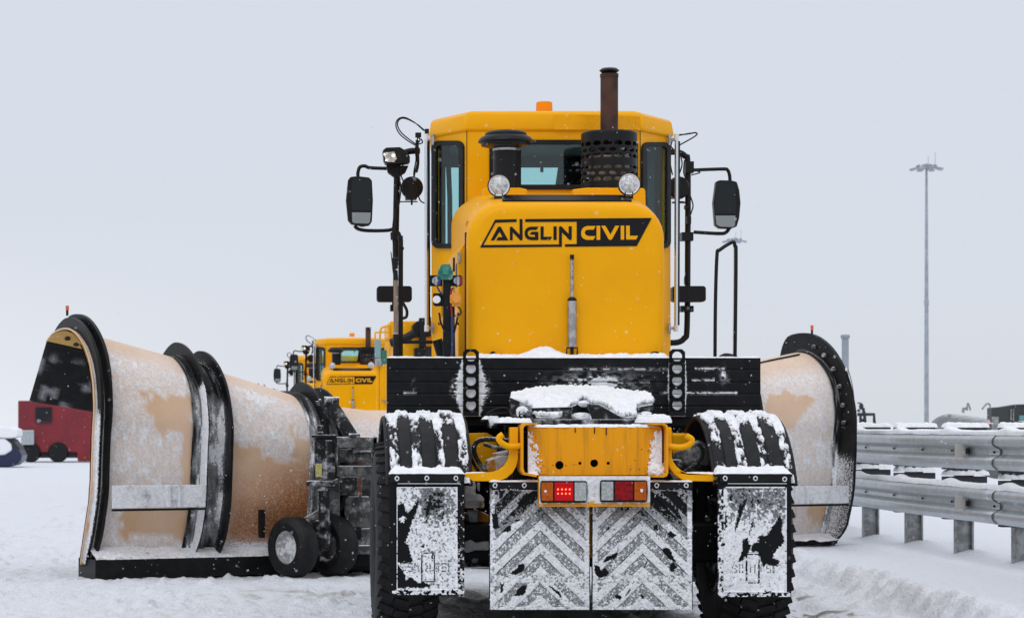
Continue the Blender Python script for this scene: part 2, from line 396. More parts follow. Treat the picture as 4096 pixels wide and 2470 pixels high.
slush = np.maximum(slush, .35 * sst(.5, .7, fbm(X * 5, Y * 3, s=47)) * np.exp(-((X - .2) / .8) ** 2) * np.exp(-((Y - 20.6) / .8) ** 2))
g = MB(); g.grid(np.stack([X, Y, Z], -1), {'slush': slush})
m = bpy.data.materials.new('snow_ground'); m.use_nodes = True; n = m.node_tree.nodes; l = m.node_tree.links; b = n['Principled BSDF']
at = n.new('ShaderNodeAttribute'); at.attribute_name = 'slush'; tc = n.new('ShaderNodeTexCoord')
n1 = n.new('ShaderNodeTexNoise'); n1.inputs['Scale'].default_value = 13; n1.inputs['Detail'].default_value = 8; n1.inputs['Roughness'].default_value = .7; l.new(tc.outputs['Object'], n1.inputs[0])
a1 = n.new('ShaderNodeMath'); a1.operation = 'MULTIPLY_ADD'; l.new(n1.outputs[0], a1.inputs[0]); a1.inputs[1].default_value = .9; a1.inputs[2].default_value = -.45
a2 = n.new('ShaderNodeMath'); a2.operation = 'ADD'; l.new(at.outputs['Fac'], a2.inputs[0]); l.new(a1.outputs[0], a2.inputs[1])
rp = n.new('ShaderNodeValToRGB'); l.new(a2.outputs[0], rp.inputs[0]); e = rp.color_ramp.elements
e[0].position = .05; e[0].color = (.70, .72, .765, 1); e[1].position = 1.0; e[1].color = (.16, .155, .152, 1)
q = e.new(.26); q.color = (.56, .565, .57, 1); q = e.new(.55); q.color = (.29, .285, .28, 1)
l.new(rp.outputs[0], b.inputs['Base Color']); b.inputs['Roughness'].default_value = .75; b.inputs['Specular IOR Level'].default_value = .25
n2 = n.new('ShaderNodeTexNoise'); n2.inputs['Scale'].default_value = 38; n2.inputs['Detail'].default_value = 6; l.new(tc.outputs['Object'], n2.inputs[0])
bp = n.new('ShaderNodeBump'); bp.inputs['Distance'].default_value = .025; bp.inputs['Strength'].default_value = .8; l.new(n2.outputs[0], bp.inputs['Height']); l.new(bp.outputs[0], b.inputs['Normal'])
go = g.build('ground', m, ang=180); go['kind'] = 'structure'; go['label'] = 'snow covered tarmac with a ploughed bank beside the guard rail'
del X, Y, Z

# ------------------------------------------------------------------ the truck
XC = 2.0
tr = T('plough_truck', (XC, 16, 0), 'nearest and largest yellow plough truck, seen from behind with snowy mud flaps', 'truck', 'yellow plough trucks standing in a line')
# --- cab
CA, CB = Vector((1.433, 18.5, 0)), Vector((1.197, 18.92, 0))
DA, DB = Vector((2.730, 18.5, 0)), Vector((3.024, 18.92, 0))
FL, FR = Vector((1.29, 20.15, 0)), Vector((2.93, 20.15, 0))
zt, zb = K(0, 520, 18.5).z, 1.55
mb = MB()
cw = [(1960, 562), (2552, 562)]
hc = rrect(1958, 2552, 560, 757, 16)
mb.pprism([(1867, 518), (2561, 518), (2561, 1560), (1867, 1560)], 18.5, .05, [hc])
def lw(px, py): return onplane(px, py, CA, CB - CA)
def rw(px, py): return onplane(px, py, DA, DB - DA)
nl = Vector((.87, .49, 0)) * .05; nr = Vector((-.87, .49, 0)) * .05
hl = rrect(1736, 1856, 566, 990, 26); hr = rrect(2566, 2672, 572, 990, 24)
mb.prism([[(1727.5, 528), (1866, 520), (1866, 1560), (1727.5, 1530)], hl], lw, nl)
mb.prism([[(2562, 520), (2682.5, 528), (2682.5, 1530), (2562, 1560)], hr], rw, nr)
mb.prism([[(0, 0), (1, 0), (1, 1), (0, 1)]], lambda a, c: CB.lerp(FL, a) + Vector((0, 0, zb + (zt - zb) * c)), (.04, 0, 0))
mb.prism([[(0, 0), (1, 0), (1, 1), (0, 1)]], lambda a, c: DB.lerp(FR, a) + Vector((0, 0, zb + (zt - zb) * c)), (-.04, 0, 0))
mb.build('cab', M['yellow'], tr, bev=.004)
mb = MB()
fp = [CB, CA, DA, DB, FR, FL]; ctr = Vector((2.11, 19.3, 0))
def ring(off, z):
    o = []
    for i, p in enumerate(fp):
        d = (p - ctr); o.append(Vector((p.x + (off if d.x > 0 else -off), p.y + (off if d.y > 0 else -off), z)))
    return o
zr = zt - .012; zz = [(.014, zr), (.020, zr + .03), (.006, zr + .130), (-.012, zr + .152), (-.045, zr + .165), (-.30, zr + .18), (-.6, zr + .185)]
for o_, z_ in zz: mb.v += [tuple(p) for p in ring(o_, z_)]
def ringdrop(i, k): return 0
for i in range(len(zz) - 1):
    for k in range(6): l_ = (k + 1) % 6; mb.f.append((i * 6 + k, i * 6 + l_, (i + 1) * 6 + l_, (i + 1) * 6 + k)); mb.m.append(0)
mb.f.append(tuple(range((len(zz) - 1) * 6, len(zz) * 6))); mb.m.append(0); mb.f.append((5, 4, 3, 2, 1, 0)); mb.m.append(0); mb.fixn = True
# bulge: lower the outer corners a little so the roofline arches
for i, v in enumerate(mb.v):
    if i >= 6: mb.v[i] = (v[0], v[1], v[2] - .014 * (abs(v[0] - 2.11) / .9) ** 2.2 * min(1, (v[2] - zr) / .12))
seam = MB()
for sx in (1867, 2561): seam.ptube([(sx, 524, 18.497), (sx, 1500, 18.497)], .0028, 6)
seam.build('seam', M['rubber'], tr)
roof = mb.build('roof', M['yellow'], tr, bev=.02)
mb = MB()                                            # rust coloured stain panel behind the stack
V = np.zeros((50, 14, 3)); U, W = np.meshgrid(np.linspace(2215, 2559, 50), np.linspace(0, 1, 14), indexing='ij')
V[..., 0] = (U - VX) / F * 18.5; V[..., 1] = 18.5 - .0245 + W * .009; V[..., 2] = zr + .012 + W * .112 - .02 * ((U - 2300) / 300) ** 2 * W
rs = sst(.2, .75, fbm(U / 60, W * 1.5, s=3) * .7 + .5 * sst(2240, 2420, U)) * (.35 + .5 * fbm(U / 6, W * .6, s=5))
mb.grid(V, {'rust': rs * .55 * sst(2215, 2360, U)}); mb.build('stain', M['yellow'], roof)
# seals, glass, interior
for nm, poly, inn, fn, dd in (('rear', hc, rrect(1975, 2538, 578, 738, 12), lambda a, c: K(a, c, 18.485), (0, .02, 0)),
                           ('left', rrect(1733, 1859, 563, 993, 28), rrect(1751, 1843, 582, 974, 18), lambda a, c: lw(a, c) - nl * .4, nl * .5),
                           ('right', rrect(2563, 2675, 569, 993, 26), rrect(2580, 2660, 586, 974, 16), lambda a, c: rw(a, c) - nr * .4, nr * .5)):
    w_ = MB().prism([poly, inn], fn, dd).build('window', M['rubber'], tr, bev=.004)
    MB().prism([inn], lambda a, c: fn(a, c) + Vector(dd) * .4, Vector(dd) * .2).build('pane', M['glass'], w_)
mb = MB(); fw = lambda a, c: Vector((a, 20.15, c))
mb.prism([[(1.30, 1.6), (2.93, 1.6), (2.93, 3.60), (1.30, 3.60)], [(1.335, 2.72), (2.895, 2.72), (2.895, 3.50), (1.335, 3.50)]], fw, (0, .05, 0))
mb.box(1.28, 1.29, 19.05, 20.1, 1.6, 3.59).box(2.925, 2.935, 19.05, 20.1, 1.6, 3.59).box(1.30, 2.91, 19.0, 20.15, 3.585, 3.60).box(1.46, 2.70, 18.6, 19.0, 3.585, 3.60).box(1.30, 2.9, 19.5, 20.1, 1.7, 2.8)
mb.build('cab_lining', M['inter'], tr)
mb = MB().box(1.335, 2.895, 20.17, 20.175, 2.72, 3.5); mb.build('windscreen', M['glass'], tr)
mb = MB(); mb.obox((1.72, 19.25, 2.55), .36, .16, 1.0, Matrix.Rotation(R(9), 3, 'Y')).obox((1.70, 19.28, 3.2), .14, .1, .2, rotz(0))
mb.tube([(1.345, 19.0, 2.5), (1.345, 19.05, 3.15), (1.33, 19.1, 3.6)], .02).tube([(1.29, 19.0, 2.5), (1.29, 19.0, 3.6)], .02); mb.build('seat', M['seat'], tr, bev=.03)
mb = MB(); mb.prism([[(2245, 640), (2330, 640), (2330, 900), (2205, 900)]], lambda a, c: K(a, c, 19.5), (0, .2, 0)).obox((2.62, 19.3, 2.9), .26, .16, 1.2, rotz(0)); mb.build('seat', M['seat'], tr, bev=.03)
mb = MB().ptube([(1810, 585, 19.9), (1830, 640, 19.9), (1845, 660, 19.9), (1880, 650, 19.9)], .006, 8, 5).ptube([(2060, 655, 20.1), (2300, 660, 20.1)], .006); mb.pbox(2162, 2174, 655, 688, 20.1, .02).build('wiper', M['black'], tr)
mb = MB().lathe([(.062, 0), (.064, .02), (.062, .078), (.052, .085), (.02, .087)], K(2177, 436, 19.1) - Vector((0, 0, .03)), n=28); mb.build('beacon', M['amber_b'], tr)
# --- engine hood: lofted rings
hx0, hx1 = K(1868, 0, 17.0).x, K(2660, 0, 17.0).x
def hring(Y_, ins, ztop, rc, zl=1.5, n=9):
    x0, x1, zt_ = hx0 + ins, hx1 - ins, ztop - ins
    p = [Vector((x0, Y_, zl)), Vector((x0, Y_, zt_ - rc))]
    for i in range(1, n + 1): a = R(180 - 90 * i / n); p.append(Vector((x0 + rc + rc * math.cos(a), Y_, zt_ - rc + rc * math.sin(a))))
    for i in range(0, n): a = R(90 - 90 * i / n); p.append(Vector((x1 - rc + rc * math.cos(a), Y_, zt_ - rc + rc * math.sin(a))))
    p += [Vector((x1, Y_, zt_ - rc)), Vector((x1, Y_, zl))]
    return p
z0 = K(0, 838, 17).z
rings = [hring(16.97, .075, z0 + .045, .20), hring(16.972, .05, z0 + .045, .22), hring(16.985, .022, z0 + .045, .235), hring(17.012, .006, z0 + .047, .245), hring(17.05, 0, z0 + .055, .25),
         hring(17.15, 0, z0 + .082, .25), hring(17.35, 0, z0 + .125, .25), hring(17.7, 0, z0 + .175, .24), hring(18.1, 0, z0 + .20, .22), hring(18.5, 0, z0 + .205, .2)]
mb = MB(); k = len(rings[0])
for r_ in rings: mb.v += [tuple(p) for p in r_]
for i in range(len(rings) - 1):
    for j in range(k - 1): mb.f.append((i * k + j, i * k + j + 1, (i + 1) * k + j + 1, (i + 1) * k + j)); mb.m.append(0)
mb.f.append(tuple(range(k))); mb.m.append(0); mb.fixn = True
hood = mb.build('engine_hood', M['yellow'], tr, ang=60)
mb = MB()                                            # side compartment and black gasket line
a0, a1 = K(1797, 0, 18.0).x, hx0
mb.prism([[(a0 + .05, 2.67), (a1 + .01, 2.83), (a1 + .01, 1.5), (a0, 1.5), (a0, 2.6)]], lambda a, c: Vector((a, 17.14, c)), (0, 1.2, 0))
sp_ = mb.build('side_panel', M['yellow'], hood, bev=.015)
mb = MB(); mb.box(hx0 - .006, hx0 + .006, 17.075, 17.13, 1.55, z0 - .15); mb.build('gasket', M['rubber'], hood)
mb = MB().prism([rrect(17.22, 17.33, 2.36, 2.53, .04)], lambda a, c: Vector((a0 - .004, a, c)), (.01, 0, 0)); mb.pbox(1812, 1820, 1030, 1085, 17.125, .02).build('handle', M['black'], hood)
MB().pbox(1829, 1842, 1010, 1048, 17.128, .006).build('sticker', M['sticker'], hood)
mb = MB()                                            # grille slot near the top edge, lying on the slope
p0, p1 = K(2003, 0, 17.2).x, K(2517, 0, 17.2).x
za, zb_ = K(0, 826, 17.075).z, K(0, 801, 17.2).z
V = []
mb.prism([[(p0, 0), (p0 + .015, 1), (p1 - .015, 1), (p1, 0)]], lambda a, c: Vector((a, 17.07 + .24 * c, z0 + .060 + .058 * c)), (0, -.004, .012))
gr = mb.build('grille', M['black'], hood, bev=.004)
mb = MB()
for i in range(56): x = p0 + .03 + (p1 - p0 - .06) * i / 55; mb.tube([(x, 17.068, z0 + .074), (x + .006, 17.30, z0 + .130)], .002, 5)
mb.build('grille_mesh', M['black_metal'], hood)
# raised yellow collars behind the lamps
mb = MB(); mb.pprism([(1930, 757), (1945, 750), (2080, 750), (2110, 757), (2110, 790), (1930, 790)], 17.6, .3).pprism([(2290, 757), (2350, 750), (2575, 752), (2582, 760), (2584, 860), (2290, 790)], 17.6, .3); mb.build('collar', M['yellow'], hood, bev=.01)
# --- logo
def L7(pts): return [(1900 + x * .2922, 850 + y * .2922) for x, y in pts]
logo_black = [
 [(215,380),(312,203),(322,193),(335,189),(348,193),(358,203),(457,380),(290,380),(318,335),(378,335),(337,260),(262,380)],
 [(478,378),(478,205),(486,193),(497,189),(508,195),(612,303),(610,88),(650,88),(652,365),(645,376),(632,381),(618,376),(516,268),(516,378)],
 [(868,192),(775,192),(735,198),(702,218),(684,248),(679,285),(686,325),(706,353),(735,370),(770,376),(868,376),(868,262),(775,262),(748,300),(822,300),(822,332),(768,332),(740,324),(725,305),(721,280),(728,256),(745,241),(770,236),(842,236)],
 [(898,190),(940,190),(940,330),(1055,330),(1030,373),(898,373)],
 [(1075,188),(1118,188),(1118,373),(1075,373)],
 [(1190,467),(70,478),(275,97),(570,89),(570,128),(283,137),(115,443),(1150,435),(1150,205),(1157,190),(1170,184),(1185,190),(1283,293),(1283,187),(1325,187),(1325,360),(1316,373),(1302,376),(1290,370),(1190,268)],
 [(688,88),(2420,73),(2215,458),(1232,467),(1232,432),(1393,430),(1393,125),(688,128)]]
logo_yel = [
 [(1650,182),(1545,183),(1503,192),(1472,217),(1455,255),(1453,295),(1463,332),(1488,358),(1525,372),(1620,373),(1650,322),(1560,322),(1526,313),(1506,290),(1502,268),(1512,247),(1530,236),(1555,233),(1625,233)],
 [(1664,180),(1714,180),(1714,372),(1664,372)],
 [(1728,180),(1785,180),(1855,300),(1920,180),(1975,180),(1880,355),(1868,369),(1850,374),(1835,367),(1825,355)],
 [(1995,178),(2042,178),(2042,370),(1995,370)], [(2068,178),(2118,178),(2120,317),(2233,317),(2205,368),(2070,368)]]
mb = MB()
for p in logo_black: mb.pprism(L7(p), 16.966, .006)
lg = mb.build('lettering', M['decal'], hood)
mb = MB()
for p in logo_yel: mb.pprism(L7(p), 16.963, .004)
mb.build('lettering', M['yellow'], hood)
# --- ram on the hood face
mb = MB().ptube([(2288, 1030, 16.93), (2288, 1192, 16.93)], .0125, 14)
for y_ in (1040, 1056, 1084, 1110): mb.mi = 1; mb.lathe([(.004, 0), (.004, .003)], K(2289, y_, 16.93) - Vector((0, .0145, 0)), (0, 1, 0), 10)
mb.mi = 0
ram = mb.build('ram', [M['steel'], M['black']], tr)
MB().lathe([(.031, 0), (.031, .322)], K(2288, 1386, 16.93), n=24).build('ram_cylinder', M['steel'], ram)
mb = MB().lathe([(.014, 0), (.015, .03), (.011, .033)], K(2288, 1037, 16.93), n=16).lathe([(.032, 0), (.032, .01), (.018, .026)], K(2288, 1203, 16.93), n=20)
mb.lathe([(.012, 0), (.012, .06)], K(2288, 1420, 16.93)).ptube([(2267, 1422, 16.9), (2267, 1390, 16.9), (2309, 1390, 16.9), (2309, 1422, 16.9)], .006); mb.build('ram_bracket', M['black'], ram)
# --- air intake
c = K(2023, 0, 17.7).x
mb = MB().lathe([(.091, 2.9), (.091, 3.395), (.1, 3.40), (.1, 3.42)], (c, 17.7, 0), n=36); it = mb.build('air_intake', M['black'], tr)
zc = K(0, 587, 17.7).z
MB().lathe([(.12, zc - .005), (.175, zc + .006), (.178, zc + .028), (.198, zc + .032), (.196, zc + .045), (.176, zc + .068), (.150, zc + .078), (.148, zc + .094), (.13, zc + .108), (.08, zc + .115), (.01, zc + .117)], (c, 17.7, 0), n=48).build('rain_cap', M['black'], it)
MB().lathe([(.0935, zc - .03), (.0935, zc - .014)], (c, 17.7, 0), n=36).build('clamp', M['steel'], it)
MB().box(c + .05, c + .115, 17.75, 17.85, 2.9, zc - .02).build('duct', M['black'], it)
# --- exhaust
c = K(2437, 0, 17.95).x; ye = 17.95
mb = MB().lathe([(.064, 3.3), (.064, 3.92), (.067, 3.922), (.067, 3.945), (.060, 3.946)], (c, ye, 0), n=32); ex = mb.build('exhaust_stack', M['rust'], tr)
zc = K(0, 295, ye).z
MB().lathe([(.02, zc + .0), (.055, zc + .005), (.073, zc + .022), (.055, zc + .038), (.02, zc + .043)], (c, ye, 0), n=32).build('rain_cap', M['black'], ex)
zg0, zg1 = K(0, 757, ye).z, K(0, 536, ye).z
MB().lathe([(.10, zg0 - .1), (.15, zg0 - .09), (.15, zg1 - .165), (.10, zg1 - .162)], (c, ye, 0), n=32).build('muffler', M['pale'], ex)
nc = 144; rows = 88; mb = MB(); rad = .2
zs = np.linspace(zg0, zg1, rows + 1)
vs = [(c + rad * math.cos(2 * math.pi * k / nc), ye + rad * math.sin(2 * math.pi * k / nc), z) for z in zs for k in range(nc)]
fs = []
bands = [(775, 812, 0), (835, 866, .5), (885, 915, 0), (980, 1011, 0), (1035, 1062, .5), (1088, 1117, 0)]
for i in range(rows):
    yc = (1 - (i + .5) / rows) * (757 - 536) / .4577 + (536 - 220) / .4577
    for k in range(nc):
        hole = False
        for a, b_, ph in bands:
            if a <= yc <= b_:
                u = ((k + .5) / nc * 16 + ph) % 1
                edge = min(yc - a, b_ - yc) / (b_ - a)
                if abs(u - .5) < .37 - (.10 if edge < .2 else 0): hole = True
        if not hole: l_ = (k + 1) % nc; fs.append((i * nc + k, i * nc + l_, (i + 1) * nc + l_, (i + 1) * nc + k))
mb.add(vs, fs); mb.build('heat_guard', M['black'], ex, solid=.006)
MB().lathe([(.199, zg1 - .002), (.199, zg1 + .003), (.19, zg1 + .012), (.066, zg1 + .014)], (c, ye, 0), n=48, cap=False).build('guard_lid', M['black'], ex)
# --- work lamps on the hood
for cx_, cy_ in ((1995, 743), (2516, 737)):
    p = K(cx_, cy_, 17.22); r_ = 44 * S(17.22)
    wl = MB().lathe([(r_ * .35, .09), (r_ * .8, .06), (r_, .03), (r_ * 1.04, 0), (r_ * 1.04, -.018), (r_ * .95, -.02), (r_ * .93, -.008)], p, (0, 1, 0), 36, cap=False).build('work_lamp', M['black'], tr)
    MB().lathe([(r_ * .95, -.022), (r_ * .93, -.02), (r_ * .80, -.012), (r_ * .80, -.004)], p, (0, 1, 0), 36, cap=False).build('lamp_ring', M['white'], wl)
    mb = MB().lathe([(r_ * .81, -.012), (r_ * .6, -.018), (r_ * .3, -.022), (.001, -.023)], p, (0, 1, 0), 36)
    for i in range(-4, 5):
        q = i * r_ * .17; h_ = math.sqrt(max(0, (r_ * .76) ** 2 - q * q)); mb.tube([p + Vector((q, -.02, -h_)), p + Vector((q, -.022, h_))], .0015, 4)
    mb.build('lamp_lens', M['lens'], wl)
    MB().pbox(cx_ - 16, cx_ + 16, cy_ + 46, cy_ + 54, 17.2, .05).pbox(cx_ - 17, cx_ - 13, cy_ + 30, cy_ + 56, 17.2, .03).pbox(cx_ + 13, cx_ + 17, cy_ + 30, cy_ + 56, 17.2, .03).build('lamp_bracket', M['black'], wl)
# --- chrome grab rails beside the cab
for px, s_ in ((1705, 1), (2706, -1)):
    r1 = MB().ptube([(px, 548, 18.85), (px + 2 * s_, 1315, 18.85)], .0145, 14).build('grab_rail', M['chrome'], tr); MB().ptube([(px + 9, 565, 18.86), (px + 9 + 2 * s_, 1300, 18.86)], .011, 10).build('dark_reflection', M['black'], r1)  # black tube added to imitate the dark stripe reflected along the chrome
    mb = MB().ptube([(px, 536, 18.85), (px, 562, 18.85)], .019, 12).ptube([(px + 2 * s_, 1300, 18.85), (px + 2 * s_, 1325, 18.85)], .019, 12)
    mb.build('rail_end', M['white'], r1)
    mb = MB()
    for y_ in (558, 1312): mb.pbox(min(px, px + 26 * s_), max(px, px + 26 * s_), y_ - 6, y_ + 6, 18.86, .02).pbox(min(px + 22 * s_, px + 32 * s_), max(px + 22 * s_, px + 32 * s_), y_ - 22, y_ + 22, 18.84, .02)
    mb.build('rail_bracket', M['steel'], r1, bev=.003)
# --- mirrors and their masts
def mirror(pts, inner, spot, Y_, arms, nm='mirror'):
    o = MB().pprism(pts, Y_, .09).build(nm, M['black'], tr, bev=.012)
    MB().pprism(inner, Y_ - .004, .006).build('mirror_glass', M['mirror'], o)
    MB().pprism(spot, Y_ - .005, .006).build('mirror_glass', M['mirror2'], o)
    mb = MB()
    for a in arms: mb.tube(smooth([K(x, y, Y_ + .04) for x, y in a], 5), .0145, 10)
    mb.build('mirror_arm', M['black'], o); return o
mirror([(1392, 720), (1402, 707), (1430, 704), (1476, 709), (1488, 722), (1492, 800), (1488, 885), (1478, 900), (1450, 905), (1405, 895), (1392, 880), (1384, 800)],
       [(1408, 722), (1414, 713), (1470, 714), (1482, 724), (1486, 800), (1484, 842), (1408, 841), (1405, 790)], [(1408, 849), (1483, 850), (1480, 888), (1472, 894), (1415, 892), (1409, 886)], 20.0,
       [[(1432, 705), (1432, 690), (1440, 668), (1460, 664), (1480, 671), (1552, 674)], [(1418, 902), (1432, 915), (1470, 922), (1550, 921), (1578, 912)]])
mirror([(2866, 725), (2880, 720), (2925, 721), (2948, 727), (2958, 760), (2963, 810), (2958, 870), (2948, 905), (2925, 914), (2880, 912), (2862, 900), (2855, 810)],
       [(2866, 735), (2874, 728), (2935, 731), (2943, 745), (2943, 855), (2860, 855), (2860, 800)], [(2862, 862), (2942, 862), (2940, 902), (2930, 908), (2880, 906), (2866, 898)], 20.0,
       [[(2920, 722), (2918, 700), (2910, 680), (2890, 676), (2775, 680)], [(2918, 912), (2905, 928), (2880, 934), (2775, 928)]])
# left mast with lamps
mb = MB().ptube([(1588, 690, 19.9), (1583, 950, 19.9), (1583, 1060, 19.9)], .026, 12).ptube([(1680, 604, 19.9), (1640, 605, 19.9), (1605, 620, 19.9), (1590, 660, 19.9), (1588, 700, 19.9)], .026, 12, 5)
mb.pprism([(1545, 662), (1635, 662), (1622, 690), (1596, 707), (1575, 707), (1552, 690)], 19.86, .07).pbox(1560, 1602, 628, 665, 19.84, .1)
mb.pprism([(1562, 928), (1600, 925), (1610, 950), (1600, 958), (1564, 958)], 19.87, .07).pbox(1574, 1598, 800, 830, 19.87, .06)
lm = mb.build('mirror_mast', M['black'], tr, bev=.006)
mb = MB()
for a in ([(1700, 524), (1672, 500), (1630, 474), (1606, 470), (1588, 482), (1584, 505), (1598, 535), (1630, 562), (1668, 585)],
          [(1695, 522), (1660, 492), (1620, 474), (1598, 478), (1590, 500), (1605, 530), (1640, 560), (1672, 582)],
          [(1668, 545), (1680, 560), (1662, 590), (1664, 640), (1655, 700), (1668, 760), (1680, 800), (1698, 812)],
          [(1672, 640), (1660, 690), (1654, 730)], [(1612, 660), (1604, 700), (1622, 740), (1625, 760)], [(1680, 540), (1670, 552), (1672, 575), (1690, 570), (1684, 555)],
          [(1575, 870), (1570, 930), (1576, 1010)], [(1597, 700), (1603, 760), (1594, 830)]):
    mb.tube(smooth([K(x, y, 19.8) for x, y in a], 6), .0055, 6)
mb.tube(smooth([K(x, y, 19.8) for x, y in ((1664, 690), (1672, 650), (1668, 560))], 6), .012, 8).pbox(1700, 1716, 515, 545, 19.7, .05).pbox(1662, 1685, 530, 548, 19.75, .05)
mb.build('cable', M['black'], lm)
hl_ = MB().prism([[(1532, 600), (1545, 590), (1600, 588), (1620, 600), (1640, 625), (1640, 650), (1600, 655), (1545, 655), (1536, 640)]], lambda a, c: K(a, c, 19.75), (0, .15, 0)).build('head_lamp', M['black'], lm, bev=.01)
MB().pprism([(1534, 610), (1578, 607), (1587, 635), (1576, 648), (1550, 648), (1541, 635)], 19.742, .006).build('lamp_reflector', M['lens'], lm)
MB().pprism(circ(1573, 622, 5.5, 12), 19.737, .004).pprism(circ(1538, 618, 3, 12), 19.737, .004).pprism(circ(1545, 641, 3, 12), 19.737, .004).build('bulb', M['lampon'], lm)
for Px, Q in ((1647, 1), (2712, -1)):
    p = K(Px, 752, 19.9)
    mb = MB().lathe([(.075, -.06), (.09, -.04), (.09, .0), (.06, .08), (.03, .1)], p, (0, 1, 0), 24).pbox(Px - 22, Px + 22, 760, 792, 19.85, .1).pbox(Px - 50 * (Q > 0) - 5, Px + 24, 804, 808, 19.86, .03).ptube([(Px, 795, 19.87), (Px, 820, 19.87)], .008)
    if Q == 1: mb.pprism([(1618, 722), (1632, 712), (1664, 712), (1674, 724), (1668, 796), (1624, 796)], 19.82, .14)
    mb.build('round_lamp', M['black'], tr, bev=.004)
# rectangular marker boxes low on the masts
for x0, x1 in ((1508, 1648), (2690, 2824)):
    MB().pprism(rrect(x0, x1, 1143, 1206, 12), 19.7, .12).build('indicator_box', M['black'], tr, bev=.01)
mb = MB().ptube([(1578, 1050, 19.9), (1578, 1180, 19.9), (1570, 1240, 19.9)], .012).ptube([(1608, 1205, 19.6), (1627, 1240, 19.6), (1624, 1268, 19.6), (1600, 1272, 19.6)], .012, 8, 5).pbox(1562, 1600, 1218, 1243, 19.8, .1).build('lower_bracket', M['black'], lm)
# right mast
mb = MB().ptube([(2670, 608, 19.9), (2715, 610, 19.9), (2740, 625, 19.9), (2751, 660, 19.9), (2751, 1000, 19.9), (2748, 1310, 19.9), (2738, 1350, 19.9), (2712, 1368, 19.9), (2660, 1370, 19.9)], .024, 12, 5)
mb.pbox(2742, 2776, 645, 690, 19.85, .1).pbox(2728, 2774, 928, 962, 19.85, .1).pbox(2724, 2775, 1222, 1246, 19.85, .1).pbox(2740, 2762, 820, 835, 19.86, .06).pbox(2690, 2745, 806, 812, 19.86, .04).pbox(2748, 2765, 865, 895, 19.84, .06)
rm = mb.build('mirror_mast', M['black'], tr, bev=.006)
mb = MB()
for a in ([(2700, 545), (2750, 535), (2785, 532), (2780, 545), (2715, 582)], [(2700, 540), (2745, 537), (2783, 530)], [(2722, 620), (2728, 660), (2712, 710), (2700, 760)], [(2760, 780), (2772, 820), (2765, 850), (2758, 870)],
          [(2690, 590), (2680, 640), (2690, 700)], [(2690, 560), (2684, 585), (2696, 600)], [(2738, 640), (2735, 690), (2746, 720)], [(2780, 682), (2800, 690), (2765, 700)]):
    mb.tube(smooth([K(x, y, 19.8) for x, y in a], 6), .0055, 6)
mb.pprism([(2744, 1090), (2738, 1110), (2738, 1135), (2746, 1145)], 19.85, .03).build('cable', M['black'], rm)
# --- posts behind the headboard: left frame post, right hooped hand rail
mb = MB().ptube([(1603, 958, 16.9), (1602, 1425, 16.9)], .017, 12).pbox(1593, 1612, 942, 958, 16.88, .04).pbox(1608, 1616, 987, 998, 16.88, .03).pbox(1612, 1730, 1360, 1374, 16.95, .03)
mb.build('stand_post', M['black_metal'], tr, bev=.002)
mb = MB().ptube([(2860, 1430, 16.9), (2862, 1200, 16.9), (2868, 1020, 16.9), (2878, 1000, 16.9), (2930, 968, 16.9), (2940, 985, 16.9), (2944, 1030, 16.9), (2940, 1430, 16.9)], .0125, 10, 6)
mb.build('hand_rail', M['black_metal'], tr)
# --- connector post with sockets
cp = MB().pbox(1773, 1804, 1112, 1425, 16.86, .06).build('connector_post', M['black_metal'], tr, bev=.003)
MB().pprism([(1752, 1085), (1765, 1058), (1775, 1056), (1800, 1056), (1812, 1085), (1812, 1112), (1802, 1118), (1762, 1118), (1750, 1110)], 16.83, .05).pprism(rrect(1770, 1795, 1062, 1098, 8), 16.80, .04).pprism(circ(1758, 1081, 5), 16.81, .03).pprism(circ(1805, 1081, 5), 16.81, .03).build('green_socket', M['teal'], cp, bev=.004)
mb = MB().pprism([(1722, 1100), (1770, 1100), (1770, 1144), (1722, 1144), (1715, 1136), (1715, 1108)], 16.86, .015).pprism([(1804, 1100), (1843, 1100), (1851, 1108), (1851, 1136), (1843, 1144), (1804, 1144)], 16.86, .015).pprism([(1734, 1172), (1774, 1172), (1774, 1224), (1740, 1224), (1732, 1216), (1732, 1180)], 16.86, .015)
mb.build('socket_plate', M['black_metal'], cp, bev=.002)
mb = MB().lathe([(.024, 0), (.024, .04)], K(1742, 1122, 16.82), (0, 1, 0), 16).lathe([(.024, 0), (.024, .04)], K(1828, 1122, 16.82), (0, 1, 0), 16).pbox(1741, 1750, 1105, 1140, 16.80, .05).pbox(1828, 1838, 1104, 1140, 16.80, .05)
mb.build('air_coupling', M['steel'], cp, bev=.002)
MB().pbox(1752, 1762, 1106, 1138, 16.8, .05).build('blue_coupling', M['blue'], cp); MB().pbox(1840, 1850, 1106, 1138, 16.8, .05).build('red_coupling', M['redp'], cp)
MB().lathe([(.026, 0), (.026, .04), (.016, .042)], K(1747, 1197, 16.81), (0, 1, 0), 18).build('white_socket', M['white'], cp)
MB().pprism([(1800, 1180), (1812, 1172), (1828, 1166), (1845, 1182), (1846, 1212), (1832, 1227), (1815, 1218), (1800, 1210)], 16.83, .03).lathe([(.026, -.03), (.026, .01)], K(1824, 1197, 16.83), (0, 1, 0), 18).build('orange_socket', M['orange'], cp, bev=.003)
mb = MB().ptube([(1812, 1150, 16.85), (1803, 1175, 16.85), (1806, 1240, 16.85), (1812, 1300, 16.85), (1806, 1425, 16.85)], .007, 8, 5); mb.build('red_hose', M['redp'], cp)
MB().ptube([(1748, 1146, 16.85), (1762, 1170, 16.85), (1772, 1180, 16.85)], .006).ptube([(1808, 1262, 16.84), (1809, 1420, 16.84)], .009).build('blue_hose', M['blue'], cp)
